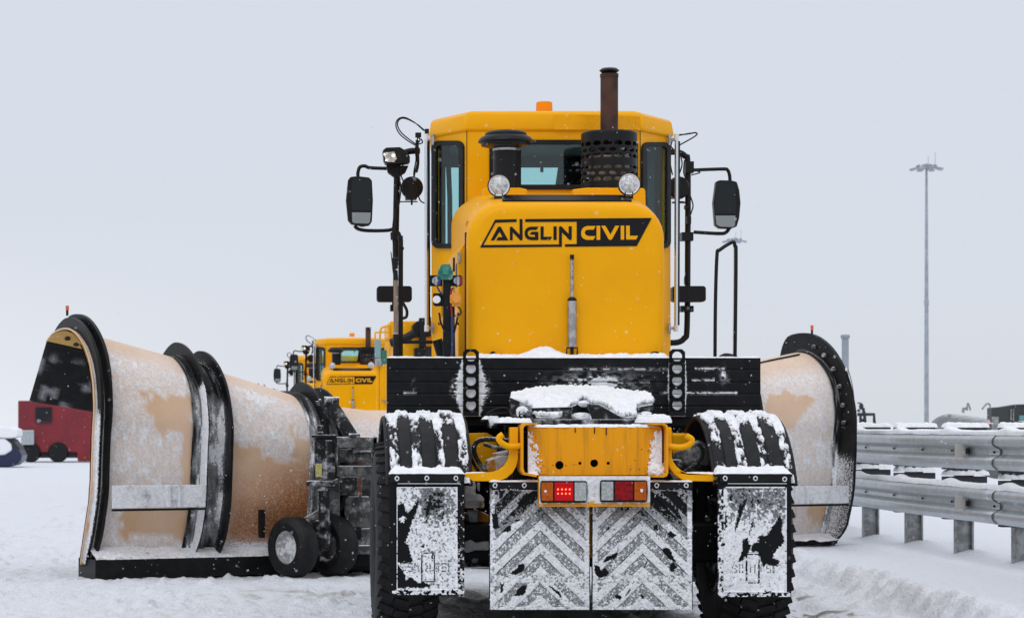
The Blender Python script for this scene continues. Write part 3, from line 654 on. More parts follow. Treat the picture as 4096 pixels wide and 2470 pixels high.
mb = MB().ptube([(1830, 1226, 16.84), (1843, 1240, 16.84), (1840, 1258, 16.84), (1815, 1263, 16.84)], .005, 8, 6)
for xx, x2, x3 in ((1756, 1763, 1782), (1834, 1826, 1816)): mb.ptube([(xx, 1250, 16.84), (xx + (x2 - xx) * .4, 1262, 16.84), (x2, 1290, 16.84), (x3, 1330, 16.84)], .007, 8, 4).ptube([(x2, 1290, 16.83), (xx, 1298, 16.83), (xx - 2, 1288, 16.83)], .004, 6, 4)
for xx in (1768, 1817):
    for i in range(11): mb.tube([K(xx + 2.6 * math.cos(t), 1150 + i * 11 + 6.5 * math.sin(t), 16.85 + .004 * (i % 2)) for t in np.linspace(0, 2 * math.pi, 8)[:-1]], .0013, 5, True)
mb.ptube([(1812, 1225, 16.87), (1816, 1425, 16.87)], .010); mb.build('chain', M['black_metal'], cp)
MB().lathe([(.035, 0), (.035, .12)], K(1768, 1425, 17.0), (-.3, 0, 1), 18).build('canister', M['black'], cp)
# --- headboard
HB = 16.72
mb = MB()
ys = [1430, 1478, 1526, 1574.5, 1622.5, 1672]
def frostH(px, py):
    f = .9 * sst(.36, .62, fbm(px / 20, py / 11, s=61, o=5)) * np.exp(-((px - 2385) / 130) ** 2 - ((py - 1535) / 38) ** 2) * 1.6
    for x0, x1, yy, a in ((2270, 2690, 1476, .9), (2780, 2900, 1474, 1.0), (2768, 2860, 1520, .8), (2885, 2925, 1522, .8), (2745, 2950, 1571, 1.0), (2640, 2680, 1570, .9), (2550, 2600, 1527, .6), (1612, 1668, 1571, .7)):
        f = np.maximum(f, a * np.exp(-((py - yy) / (3.2 + 3.5 * fbm(px / 9, py * 0, s=71))) ** 2) * sst(.30, .52, fbm(px / 14, py / 9, s=73)) * ((px > x0) & (px < x1)))
    f = np.maximum(f, 1.1 * sst(.4, .62, fbm(px / 10, py / 10, s=75)) * np.exp(-((px - 2895) / 12) ** 2 - ((py - 1500) / 25) ** 2))
    for cx_, wl_, wr_, a, pk in ((1884, 52, 50, 1.0, 1555), (2710, 12, 9, 1.0, 1540)):
        dx = np.abs(px - cx_) - 31; wd = np.where(px < cx_, wl_, wr_) * (np.exp(-((py - pk) / 75) ** 2) * .9 + .12) * (.15 + 1.5 * fbm(px / 10, py / 5, s=81))
        f = np.maximum(f, a * (1 - sst(.4, 1.05, dx / np.maximum(wd, 1))) * (py > 1438) * (py < 1665))
    f = np.maximum(f, .7 * sst(.5, .7, fbm(px / 7, py / 22, s=83)) * np.exp(-((px - 1655) / 7) ** 2 - ((py - 1548) / 24) ** 2))
    return np.clip(f, 0, 1)
for i in range(5):
    y0_, y1_ = ys[i] + .8, ys[i + 1] - .8
    U, W = np.meshgrid(np.linspace(1548, 3042, 520), np.linspace(y0_, y1_, 18), indexing='ij')
    V = np.zeros(U.shape + (3,)); fr = frostH(U, W)
    bw = np.minimum(W - y0_, y1_ - W)
    V[..., 0] = (U - VX) / F * HB; V[..., 1] = HB - .004 * sst(0, 3, bw) - .004 * fr - .004 * (i % 2) + .01; V[..., 2] = EYE + (VY - W) / F * HB
    mb.grid(V, {'snow': fr * .86, 'frost': fr * .5})
mb.pbox(1548, 3042, 1430.5, 1671, HB + .012, .07)
hb = mb.build('headboard', M['board'], tr, ang=60)
MB().pbox(1555, 3035, 1671, 1700, HB + .1, .25).build('headboard_frame', M['black_metal'], hb)
a, b_ = K(1548, 1430, HB), K(3042, 1430, HB)
mb = MB().slab(a.x, b_.x, HB + .004, HB + .10, a.z - .001, .012, 5, .007, .75)
c0, c1 = K(1905, 0, HB).x, K(2680, 0, HB).x
mb.slab(c0, c1, HB + .06, HB + .24, a.z, .03, 8, .01, .6)
X0, X1 = K(2080, 0, HB).x, K(2290, 0, HB).x
xg, yg = np.meshgrid(np.linspace(X0 - .15, X1 + .3, 90), np.linspace(HB + .05, HB + .22, 14), indexing='ij')
hg = (.062 * np.exp(-((xg - (X0 + X1) / 2) / .12) ** 2) + .02) * (.75 + .5 * fbm(xg * 14, yg * 10, s=12)) * np.clip(1 - np.abs(yg - HB - .135) / .085, 0, 1) ** .5
mb.grid(np.stack([xg, yg, a.z + hg], -1))
mb.build('snow_layer', M['snow'], hb, ang=180)
# perforated lashing brackets
for x0 in (1852, 2677):
    mb = MB()
    for i in range(5):
        cy_ = 1425 + i * 48.6; x1 = x0 + 64; xc = x0 + 32
        mb.prism([[(x0, cy_ + 26), (x0, cy_ - 18), (x0 + 13, cy_ - 30), (x1 - 13, cy_ - 30), (x1, cy_ - 18), (x1, cy_ + 26)], circ(xc, cy_, 20, 24)],
                 lambda a, c, cy_=cy_: K(a, c, HB - .05 + .035 * (cy_ + 26 - c) / 56 * -1 + .03), (0, .012, 0))
        if i: mb.pprism([(xc - 13, cy_ - 14), (xc + 13, cy_ - 14), (xc + 9, cy_ - 22), (xc - 9, cy_ - 22)], HB - .03, .01)
    mb.pbox(x0, x0 + 64, 1645, 1662, HB - .02, .02)
    br = mb.build('lashing_bracket', M['black_metal'], hb, bev=.002)
    mb = MB()
    for i in range(1 if x0 < 2000 else 1, 5):
        cy_ = 1425 + i * 48.6; xc = x0 + 32
        if x0 < 2000: P_ = [(x, y) for x, y in circ(xc, cy_, 19, 24) if y > cy_ - 12]
        else: P_ = [(xc - 19, cy_ + 3), (xc - 8, cy_ + 8), (xc + 8, cy_ + 9), (xc + 19, cy_ + 2)] + [(x, y) for x, y in circ(xc, cy_, 19, 24) if y > cy_ + 3]
        if x0 > 2000: P_ = [(xc - 19, cy_ + 3), (xc - 8, cy_ + 8), (xc + 8, cy_ + 9), (xc + 19, cy_ + 2), (xc + 15, cy_ + 12), (xc + 8, cy_ + 18), (xc, cy_ + 20), (xc - 8, cy_ + 18), (xc - 15, cy_ + 12)]
        mb.pprism(P_, HB - .012, .008)
    mb.build('snow_layer', M['snow'], hb, bev=.003)
mb = MB()
for x0, x1, y0_ in ((1960, 1985, 1404), (2605, 2640, 1405), (2650, 2666, 1412)): mb.pprism([(x0, 1424), (x0 + 3, y0_ + 8), (x0 + 8, y0_), (x1 - 8, y0_), (x1 - 3, y0_ + 6), (x1, 1424)], HB + .2, .05)
mb.build('hood_latch', M['black'], tr, bev=.004)
# --- wheels
def wheel(x0, x1, Yc, Rr, inner, lugs=42, seed=0):
    w_ = x1 - x0; cx_ = (x0 + x1) / 2; org = (x0, Yc, Rr)
    prof = [(Rr * .50, .03), (Rr * .56, .012), (Rr * .72, 0), (Rr * .86, .012), (Rr * .945, .035), (Rr * .97, .07), (Rr * .97, w_ - .07), (Rr * .945, w_ - .035), (Rr * .86, w_ - .012), (Rr * .72, w_), (Rr * .56, w_ - .012), (Rr * .50, w_ - .03)]
    hubo = MB().lathe([(.05, w_ * .3), (Rr * .3, w_ * .3), (Rr * .34, w_ * .25), (Rr * .50, w_ * .1), (Rr * .51, .035), (Rr * .51, w_ - .035), (Rr * .50, w_ * .9), (.05, w_ * .7)], org, (1, 0, 0), 32).build('wheel', M['dirty'], tr)
    mb = MB().lathe(prof, org, (1, 0, 0), 96, cap=False)
    for i in range(lugs):
        for sd_ in (0, 1):
            a = 2 * math.pi * (i + .5 * sd_) / lugs
            Mx = Matrix.Rotation(a, 3, 'X')
            for part in range(2):
                xx = (x0 + .062 + part * .10 if sd_ == 0 else x1 - .062 - part * .10)
                sk = (.05 * part + .0) * 1
                rad_ = Rr * .985 if part else Rr * .975
                A2 = Matrix.Rotation(a + (sk / Rr), 3, 'X')
                cpos = Vector((xx, Yc, Rr)) + A2 @ Vector((0, 0, rad_ - .008))
                Mt = A2 @ Matrix.Rotation(R(18 if sd_ else -18), 3, 'Z') @ Matrix.Rotation(R(0 if part else (14 if sd_ else -14)), 3, 'Y')
                mb.obox(cpos, .100, .052, .020, Mt)
    t_ = mb.build('tyre', M['tyre'], hubo, ang=40)
    return t_
wheel(.63, 1.04, 16.0, .655, 1); wheel(2.80, 3.245, 16.0, .655, 0)
wheel(.95, 1.25, 20.6, .62, 1); wheel(2.88, 3.28, 20.6, .62, 0)
# --- fenders
ZC, RF = .66, .80
def fender(x0, x1, seed):
    nu, nv = 130, 150
    U, W = np.meshgrid(np.linspace(0, 1, nu), np.linspace(R(-62), R(75), nv), indexing='ij')   # W angle from the top (negative = towards the rear)
    rib = sst(.14, .165, U) * (1 - sst(.285, .31, U)) + sst(.41, .435, U) * (1 - sst(.575, .6, U)) + sst(.68, .705, U) * (1 - sst(.85, .875, U))
    rib = rib * sst(R(-60), R(-56), W) * 1.0
    lip_ = (1 - sst(.0, .03, U)) + sst(.97, 1, U)
    vv = (W - R(-62)) / R(62)                      # 0 at rear lower edge, 1 on top
    ns = fbm(U * 7 + seed, W * 5, s=seed, o=5); n2_ = fbm(U * 26 + seed, W * 18, s=seed + 4, o=3)
    sn = (ns - .5) * 1.5 + (n2_ - .5) * 1.0 + .15 + .66 * sst(.42, .88, vv) + .38 * (1 - rib) * sst(.05, .35, vv + .25) - .30 * rib * (1 - sst(.5, .85, vv)) - .25 * lip_ - .45 * (1 - sst(.0, .07, U))
    sn += .5 * (1 - sst(.02, .12, vv)) * (n2_ > .35)
    sn = np.clip(sn, 0, 1)
    r_ = RF + .018 * rib - .03 * lip_ ** 2 + .020 * sst(.3, .8, sn) * (.4 + 1.0 * n2_)
    V = np.stack([x0 + (x1 - x0) * U, 16.0 + r_ * np.sin(W), ZC + r_ * np.cos(W)], -1)
    mb = MB().grid(V, {'snow': sn}); f_ = mb.build('mudguard', M['rubber'], tr, ang=60)
    mb = MB()
    for xx in (x0, x1):                              # rolled rim and inner skirt
        pts = [(xx, 16 + (RF - .012) * math.sin(a), ZC + (RF - .012) * math.cos(a)) for a in np.linspace(R(-62), R(75), 40)]
        mb.tube(pts, .014, 8)
    a_ = np.linspace(R(-62), R(75), 40)
    G = np.zeros((2, 40, 3)); G[0] = np.stack([a_ * 0 + x0 + .01, 16 + (RF - .02) * np.sin(a_), ZC + (RF - .02) * np.cos(a_)], -1); G[1] = np.stack([a_ * 0 + x1 - .01, 16 + (RF - .02) * np.sin(a_), ZC + (RF - .02) * np.cos(a_)], -1)
    mb.grid(G)
    mb.build('rim', M['rubber'], f_)
    return f_
fl_ = fender(.70, 1.21, 3); fr_ = fender(2.72, 3.22, 17)
# --- mud flaps
FY = 15.26
def flapgrid(px0, px1, py0, py1, Y_, mask, emb, nu, nv, name, parent, thick=.012):
    U, W = np.meshgrid(np.linspace(px0, px1, nu), np.linspace(py0, py1, nv), indexing='ij')
    sn, fr = mask(U, W); h = emb(U, W)
    bend = .02 * np.sin((U - px0) / (px1 - px0) * 3.1)
    V = np.stack([(U - VX) / F * Y_, Y_ - h - .006 * sn * (.5 + fbm(U / 5, W / 5, s=7)) + 0 * bend, EYE + (VY - W) / F * Y_], -1)
    mb = MB().grid(V, {'snow': sn, 'frost': fr}); mb.pbox(px0, px1, py0, py1, Y_ + .002, thick)
    return mb.build(name, M['flap'], parent, ang=40)
def C8(x, y): return (1450 + x * .41722, 1850 + y * .41722)
def C9(x, y): return (2300 + x * .41722, 1850 + y * .41722)
holesL = [[C8(*p) for p in q] for q in ([(332,400),(395,385),(410,470),(440,480),(480,430),(530,355),(540,380),(510,480),(465,580),(455,640),(425,720),(405,760),(445,800),(470,930),(490,945),(400,960),(332,955)],
          [(332,965),(400,1050),(415,1130),(470,1095),(510,1140),(600,1150),(650,1165),(640,1190),(560,1195),(332,1195)],
          [(645,360),(670,370),(655,430),(625,500),(600,520),(610,450)], [(605,560),(635,500),(640,530),(610,575)], [(765,470),(785,460),(775,530),(755,540)], [(565,790),(590,780),(592,800),(565,810)], [(668,870),(680,880),(672,915),(655,910)])]
snowL = [[C8(*p) for p in q] for q in ([(350,540),(380,505),(410,515),(405,560),(375,575)],)]
holesR = [[C9(*p) for p in q] for q in ([(1960,495),(1985,560),(1975,640),(2000,740),(1980,790),(1900,860),(1890,915),(1950,930),(1955,975),(1920,990),(1850,965),(1795,995),(1780,930),(1755,850),(1700,850),(1680,820),(1710,775),(1760,755),(1755,700),(1790,690),(1830,710),(1870,640),(1920,570)],
          [(1570,410),(1600,400),(1640,330),(1650,350),(1620,420),(1600,470),(1570,560),(1540,660),(1535,610),(1560,510)], [(1690,590),(1710,540),(1712,570),(1680,660),(1662,690)], [(1700,340),(1720,320),(1700,420),(1680,430)], [(1610,735),(1650,720),(1680,790),(1665,850),(1620,920),(1560,950),(1600,860)],
          [(1440,460),(1455,490),(1450,620),(1425,640)], [(1390,560),(1425,540),(1420,660),(1390,670)])]
def emb_logo(U, W, x0, x1, y0, y1, cx_, cy_, mir=1):
    fx0, fx1, fy0, fy1 = x0, x1, y0, y1
    rimd = np.minimum(np.minimum(U - fx0, fx1 - U), np.minimum(W - fy0, fy1 - W))
    h = .006 * (np.abs(rimd) < 3) + .002 * (rimd > 3)
    cross = ((np.abs(U - cx_) < 26) & (np.abs(W - cy_) < 58)) & ~((np.abs(U - cx_) < 22) & (np.abs(W - cy_) < 54))
    h = h + .004 * cross
    return h
def letters(U, W, cx_, cy_):
    m_ = np.zeros(U.shape, bool)
    h_ = 18
    def rect(a, b, c_, d): return (U > cx_ + a) & (U < cx_ + b) & (W > cy_ + c_) & (W < cy_ + d)
    for q in ((-82,-62,-18,-13),(-82,-77,-18,2),(-82,-62,-3,2),(-67,-62,-3,18),(-82,-62,13,18),(-56,-50,-18,18),(-56,-38,-3,3),(-43,-37,-18,18),(-30,-24,-18,18),(-12,-6,-18,18),(6,12,-18,18),
              (30,36,-18,18),(30,46,-18,-12),(54,74,-18,-13),(54,59,-18,2),(54,74,-3,2),(69,74,-3,18),(54,74,13,18),(80,86,-18,18)): m_ |= rect(*q)
    return m_
def mk_side(px0, px1, py0, py1, ix0, ix1, iy0, iy1, holes, extra, seed, lx, ly, cond):
    def mask(U, W):
        n1 = fbm(U / 9, W / 9, s=seed, o=4); wob = (fbm(U / 6, W / 6, s=seed + 5, o=3) - .5)
        Ux, Wx = U + 14 * wob, W + 14 * (fbm(U / 6, W / 6, s=seed + 8, o=3) - .5)
        inside = (U > ix0 + 2) & (U < ix1 - 2) & (W > iy0 + 1) & (W < iy1 - 2)
        sn = np.where(inside, .76, 0.0)
        # sparser speckle in the upper half
        sp_ = cond(U, W) * .55
        sn = np.where(inside, sn - sp_ + (n1 - .5) * 1.1 * (.25 + cond(U, W)), sn)
        for h_ in holes: sn = np.where(inpoly(Ux, Wx, h_), 0, sn)
        for h_ in extra: sn = np.where(inpoly(Ux, Wx, h_), .9, sn)
        lt = letters(U, W, lx, ly); sn = np.where(lt & inside, sn - .30 * (n1 > .47), sn)
        cr_ = (np.abs(np.abs(U - lx) - 25) < 2.5) & (np.abs(W - ly) < 58) | (np.abs(np.abs(W - ly) - 57) < 2.5) & (np.abs(U - lx) < 26)
        sn = np.where(cr_ & inside & (n1 > .4), .1, sn)
        rimd = np.minimum(np.minimum(U - ix0, ix1 - U), np.minimum(W - iy0, iy1 - W))
        sn = np.where((np.abs(rimd) < 2.6) & (n1 > .3), .8, sn)
        bottom = (W > iy1 - 1) & (n1 > .47); sn = np.where(bottom & (rimd < 0) & (rimd > -20), .8, sn)
        side = (U > ix1 + 2) if seed < 50 else (U < ix0 - 2)
        sn = np.where(side & (W > py0 + 60), np.maximum(sn, .18 + 1.1 * (n1 - .45) + (.35 * sst(py0 + 200, py1, W) if seed < 50 else .3)), sn)
        return np.clip(sn, 0, 1), np.clip(.25 * inside + 0 * sn, 0, 1) * (sn > .2)
    return mask
condL = lambda U, W: .22 + .9 * np.exp(-((U - 1740) / 62) ** 2 - ((W - 2010) / 62) ** 2)
condR = lambda U, W: .12 + .6 * (1 - sst(1990, 2130, W)) * sst(2900, 2925, U)
fa = flapgrid(1557, 1857, 1896, 2382, FY, mk_side(1557, 1857, 1896, 2382, 1588, 1828, 1948, 2357, holesL, snowL, 11, 1712, 2267, condL),
              lambda U, W: emb_logo(U, W, 1588, 1828, 1948, 2357, 1712, 2255), 150, 240, 'mud_flap', tr)
fb = flapgrid(2871, 3165, 1894, 2388, FY, mk_side(2871, 3165, 1894, 2388, 2897, 3143, 1948, 2365, holesR, [], 77, 3010, 2272, condR),
              lambda U, W: emb_logo(U, W, 2897, 3143, 1948, 2365, 3014, 2262), 150, 240, 'mud_flap', tr)
def bolts(pts, Y_, par):
    mb = MB(); mb2 = MB()
    for x, y in pts:
        mb.lathe([(.007, 0), (.007, .012)], K(x, y, Y_ - .012), (0, 1, 0), 6)
        mb2.tube([K(x + 7.2 * math.cos(t) + random.uniform(-.8, .8), y + 8 * math.sin(t) + random.uniform(-.8, .8), Y_ - .004) for t in np.linspace(0, 2 * math.pi, 13)[:-1]], .004, 6, True)
    mb.build('bolt', M['black_metal'], par); mb2.build('snow_ring', M['snow'], par)
for f_, a0_, a1_, bx in ((fa, 1560, 1855, ((1588, 1912), (1707, 1911), (1824, 1911))), (fb, 2880, 3162, ((2901, 1911), (3022, 1912), (3139, 1915)))):
    MB().pbox(a0_, a1_, 1897, 1928, FY - .014, .012).build('clamp_bar', M['black_metal'], f_, bev=.002)
    bolts(bx, FY - .014, f_)
    mb = MB(); a, b_ = K(a0_ + 30, 1934, FY), K(a1_ - 15, 1931, FY); mb.box(a.x, b_.x, FY - .008, FY - .002, a.z, b_.z); mb.build('snow_line', M['snow'], f_, bev=.002)
# shelf with heaped snow above each side flap
for x0, x1, sd_ in ((1556, 1860, 21), (2858, 3168, 33)):
    a, b_ = K(x0, 1896, FY), K(x1, 1896, FY)
    MB().box(a.x, b_.x, FY - .012, FY + .16, a.z - .015, a.z).build('flap_shelf', M['black_metal'], fl_ if x0 < 2000 else fr_)
    nx, ny = 110, 40
    X, Y = np.meshgrid(np.linspace(a.x, b_.x, nx), np.linspace(FY - .012, FY + .16, ny), indexing='ij'); u = (X - a.x) / (b_.x - a.x); v = (Y - FY) / .16
    e_ = np.clip(np.minimum(u, 1 - u) * 12, 0, 1)
    hh = (.012 + .055 * np.clip(v, 0, 1) * e_ * (.6 + .8 * fbm(X * 8, Y * 8, s=sd_)) + .012 * fbm(X * 40, Y * 40, s=sd_ + 1)) * np.clip((v + .07) * 14, 0.05, 1) ** .5 * np.clip(e_ * 2 + .2, 0, 1)
    MB().grid(np.stack([X, Y, a.z + hh], -1)).build('snow_layer', M['snow'], fl_ if x0 < 2000 else fr_, ang=180)
# centre flaps with chevron relief
def mk_ctr(px0, px1, cx_, holes, seed, flip):
    def chev(U, W):
        d = np.abs(U - cx_) * .97
        v = (W - 2075 - d)                       # distance below a chevron through apex 2075
        ph = (v / 92.0) % 1.0
        up_ = (W < 2299)
        v2 = (W - 2330 - d); ph2 = (v2 / 92.0) % 1.0
        band = np.where(up_, ph < .5, ph2 > .5)
        tri = inpoly(U, W, [(cx_ - 40, 2299), (cx_, 2272), (cx_ + 40, 2299)])
        return band | tri
    def mask(U, W):
        n1 = fbm(U / 7, W / 7, s=seed, o=4); n3 = fbm(U / 3.2, W / 3.2, s=seed + 3, o=2)
        c_ = chev(U, W)
        edge = np.minimum(U - px0, px1 - U)
        inn = (edge > 22) & (W > 1962) & (W < 2425)
        topdark = (.62 if flip else .5) * (1 - sst(1985, 2130, W + (60 if flip else -40) * (U - cx_) / 200 * (-1))) 
        sn = np.where(c_, .76, .47) + (n1 - .5) * .8 - topdark + (n3 - .5) * np.where(c_, .35, .6)
        sn = np.where(~inn, .72 + (n1 - .5) * .8 - .45 * (1 - sst(1960, 2100, W)) * (1 if flip else .6), sn)
        sn = np.where((W > 2299) & (W < 2330), .62 + (n1 - .5) * .6, sn)
        line = (np.abs((W - 2075 - np.abs(U - cx_) * .97) / 46.0 % 1.0 - .5) > .47) & inn & (W < 2299); sn = np.where(line & (n1 > .45), .12, sn)
        sn = np.where((edge < 3) & (n1 > .3), .1, sn)
        Ux, Wx = U + 9 * (fbm(U / 5, W / 5, s=seed + 5) - .5), W + 9 * (fbm(U / 5, W / 5, s=seed + 8) - .5)
        for h_ in holes: sn = np.where(inpoly(Ux, Wx, h_), 0, sn)
        sn = np.where(W < 1955, (.1 + .5 * (n1 > .55)) * (W > 1950), sn)
        return np.clip(sn, 0, 1), np.where(c_, .45, .34) * (sn > .12) * (W > 1958)
    def emb(U, W): return .004 * chev(U, W)
    return mask, emb
hA = [[C8(*p) for p in q] for q in ([(1240,485),(1300,485),(1300,590),(1320,625),(1265,635),(1250,610)], [(1340,655),(1400,595),(1425,600),(1420,640),(1390,665)], [(1460,545),(1510,530),(1510,555),(1470,565)], [(1545,965),(1555,1000),(1520,1050),(1470,1070),(1410,1060),(1480,1010),(1495,970)],
      [(1325,1160),(1350,1160),(1345,1240),(1320,1240)], [(1520,1180),(1575,1165),(1560,1250),(1525,1270),(1460,1270),(1475,1230)], [(1770,1165),(1830,1200),(1890,1240),(1915,1300),(1870,1260)], [(1310,260),(1370,260),(1340,330),(1310,340)], [(1400,262),(1460,262),(1440,300)], [(1480,380),(1560,300),(1640,262),(1670,300),(1600,370),(1540,430),(1500,420)])]
hB = [[C9(*p) for p in q] for q in ([(890,670),(920,655),(970,690),(940,715),(900,710)], [(265,945),(300,900),(350,880),(400,855),(412,875),(380,920),(340,925),(290,950)], [(185,975),(230,985),(250,1040),(290,1000),(330,1050),(300,1085),(230,1100),(190,1060)], [(830,830),(870,812),(910,830),(950,920),(970,950),(900,920)], [(905,975),(940,950),(980,995),(930,1045),(905,1020)],
      [(655,1000),(690,940),(680,985),(665,1010)], [(385,1270),(410,1250),(450,1285),(430,1310),(395,1300)], [(630,1270),(645,1255),(665,1300),(635,1300)], [(480,1270),(530,1195),(535,1210),(495,1265)], [(735,280),(790,300),(900,380),(1000,480),(1030,560),(900,440),(740,330)], [(870,265),(960,280),(1030,360),(1010,380),(920,330)], [(300,640),(330,600),(325,640)], [(755,600),(790,590),(800,640),(760,650)])]
CY = 15.30
for i, (x0, x1, cx_, hh_, sd_, fl2) in enumerate(((1957, 2360, 2161, hA, 41, 0), (2367, 2771, 2569, hB, 53, 1))):
    mk, em = mk_ctr(x0, x1, cx_, hh_, sd_, fl2)
    fc = flapgrid(x0, x1, 1926, 2436, CY, mk, em, 190, 250, 'mud_flap', tr)
    MB().pbox(x0 + 2, x1 - 2, 1927, 1953, CY - .014, .012).build('clamp_bar', M['black_metal'], fc, bev=.002)
    bolts(((1980, 1940), (2097, 1940)) if i == 0 else ((2627, 1940), (2745, 1940)), CY - .014, fc)
    a, b_ = K(x0, 1926, CY), K(x1, 1926, CY)
    MB().slab(a.x, b_.x, CY - .012, CY + .05, a.z, .012, 51 + i, .008).build('snow_layer', M['snow'], fc, ang=180)
# --- yellow lamp bar
LY = 15.16
U, W = np.meshgrid(np.linspace(2157, 2600, 200), np.linspace(1903, 2025, 60), indexing='ij')
n1 = fbm(U / 12, W / 10, s=91, o=4)
sn = .95 - .9 * sst(2000, 2019, W + 26 * (n1 - .5)) - .35 * np.exp(-((U - 2378) / 16) ** 2) * n1 * 1.6
V = np.stack([(U - VX) / F * LY, LY - .006 * sn, EYE + (VY - W) / F * LY], -1)
mb = MB().grid(V, {'snow': np.clip(sn, 0, 1), 'frost': .7 * np.clip(sn, 0, 1)}); mb.pbox(2157, 2600, 1903, 2025, LY + .002, .08)
lb = mb.build('lamp_bar', M['yellow_worn'], tr, ang=40)
for k_, (o0, o1, y0_, y1_, seg) in enumerate(((2162, 2349, 1921, 2009, ((2166, 2212, 'amber'), (2219, 2293, 'redlit'), (2299, 2346, 'clear'))), (2401, 2590, 1918, 2007, ((2406, 2453, 'clear'), (2460, 2531, 'red'), (2538, 2586, 'amber'))))):
    out_ = [(o0 + 6, y0_), (o1 - 6, y0_ + 1), (o1, y0_ + 6), (o1 + 2, y0_ + 44), (o1 - 1, y1_ - 8), (o1 - 8, y1_), (o0 + 4, y1_), (o0 + 1, y1_ - 8), (o0 - 1, y0_ + 44), (o0 + 1, y0_ + 6)]
    tl = MB().pprism(out_, LY - .028, .03).build('tail_lamp', M['black'], lb, bev=.004)
    for s0, s1, mm in seg:
        mb = MB().pprism(rrect(s0, s1, y0_ + 7, y1_ - 8, 3), LY - .034, .01)
        if mm == 'clear':
            for q in range(9): xx = s0 + 4 + (s1 - s0 - 8) * q / 8; mb.ptube([(xx, y0_ + 10, LY - .034), (xx, y1_ - 11, LY - .034)], .0012, 5)
        if mm.startswith('red'):
            for q in range(7): yy = y0_ + 20 + 7.5 * q; mb.ptube([(s0 + 2, yy, LY - .034), (s1 - 2, yy, LY - .034)], .0012, 5)
            mb.pbox(s0 + 1, s1 - 1, y0_ + 8, y0_ + 18, LY - .037, .004).pbox(s0 + 1, s1 - 1, y1_ - 20, y1_ - 10, LY - .037, .004)
        mb.build('lens', M[mm], lb, bev=.002)
mb = MB()
for x in (2232, 2248, 2263.5, 2279):
    for y in (1955.5, 1972.5): mb.lathe([(.0052, 0), (.0045, -.003), (.001, -.004)], K(x, y, LY - .034), (0, 1, 0), 10)
mb.build('led', M['led'], lb)
mb = MB().pprism([(2561, 1954), (2572, 1955), (2571, 1967), (2563, 1966)], LY - .037, .004).pprism(circ(2182, 1963, 5), LY - .037, .004); mb.build('snow_speck', M['snow'], lb)
# --- rear beam
BY = 15.34
hs = [circ(2238, 1859, 17, 24), circ(2377, 1851, 16, 24), circ(2320, 1851, 6.5, 14), circ(2433, 1851, 6.5, 14), circ(2168, 1760, 2.5, 8), circ(2151, 1795, 2.5, 8), circ(2186, 1795, 2.5, 8), circ(2212, 1860, 2.6, 8), circ(2264, 1860, 2.6, 8),
      circ(2567, 1796, 2.5, 8), circ(2602, 1796, 2.5, 8), circ(2585, 1761, 2.5, 8), circ(2540, 1840, 2.5, 8), circ(2522, 1875, 2.5, 8), circ(2557, 1875, 2.5, 8)]
mb = MB().pprism([(2111, 1709), (2643, 1704), (2648, 1740), (2648, 1898), (2158, 1900), (2111, 1880)], BY, .02, hs)
bm_ = mb.build('rear_beam', M['yellow_worn'], tr, bev=.003)
U, W = np.meshgrid(np.linspace(2111, 2196, 60), np.linspace(1722, 1888, 90), indexing='ij')
for x0, x1, sd_ in ((2111, 2190, 1), (2580, 2646, 2)):
    U, W = np.meshgrid(np.linspace(x0, x1, 60), np.linspace(1712, 1894, 110), indexing='ij')
    t_ = (U - x0) / (x1 - x0) if sd_ == 1 else (x1 - U) / (x1 - x0)
    n1 = fbm(U / 8, W / 8, s=95 + sd_, o=4); lim = .30 + .45 * sst(1720, 1890, W) - (.15 if sd_ == 1 else -.15)
    sn = np.clip(.5 + (lim - t_) * 1.7 + (n1 - .5) * 1.7, 0, 1) * (1 - sst(.8, 1, t_)) * sst(1712, 1730, W)
    V = np.stack([(U - VX) / F * BY, BY - .003 - .012 * sn * (sn > .4), EYE + (VY - W) / F * BY], -1)
    MB().grid(V, {'snow': sn}).build('frost_patch', M['yellow_worn'], bm_, ang=60)
mb = MB()
for x0, x1, o in ((2084, 2150, 1), (2606, 2673, -1)):
    xs = (x0, x0 + 10) if o == 1 else (x1 - 10, x1)
    y0_, y1_ = 1692, 1905
    if o == 1: P_ = [(2150, 1691), (2150, 1698), (2104, 1700), (2096, 1706), (2094, 1716), (2094, 1872), (2100, 1888), (2150, 1898), (2146, 1907), (2094, 1898), (2084, 1882), (2084, 1706), (2090, 1695), (2100, 1691)]
    else: P_ = [(2600, 1692), (2655, 1692), (2668, 1697), (2674, 1710), (2674, 1890), (2668, 1903), (2655, 1908), (2608, 1908), (2608, 1901), (2652, 1899), (2664, 1890), (2665, 1712), (2660, 1702), (2650, 1699), (2600, 1698)]
    mb.pprism(P_, BY - .10, .22)
mb.build('channel', M['yellow_worn'], bm_, bev=.002)
mb = MB(); a, b_ = K(2104, 1900, BY - .09), K(2652, 1900, BY - .09)
mb.slab(K(2104, 0, BY).x, K(2150, 0, BY).x, BY - .09, BY, K(0, 1897, BY).z, .025, 63, .006)
for (x0, x1, y0_, y1_) in ((2590, 2664, 1850, 1900),):
    U, W = np.meshgrid(np.linspace(x0, x1, 50), np.linspace(y0_, y1_, 40), indexing='ij'); u = (U - x0) / (x1 - x0); v = (W - y0_) / (y1_ - y0_)
    h_ = np.clip(1 - ((u - .45) / .55) ** 2 - ((v - .65) / .6) ** 2, 0, 1) ** .5 * (.7 + .5 * fbm(U / 9, W / 9, s=5))
    mb.grid(np.stack([(U - VX) / F * BY, BY + .004 - .07 * h_, EYE + (VY - W) / F * BY], -1))
a = K(2110, 1708, BY); b_ = K(2645, 1704, BY)
mb.slab(a.x, b_.x, BY - .004, BY + .12, a.z + .0, .018, 66, .008, .5)
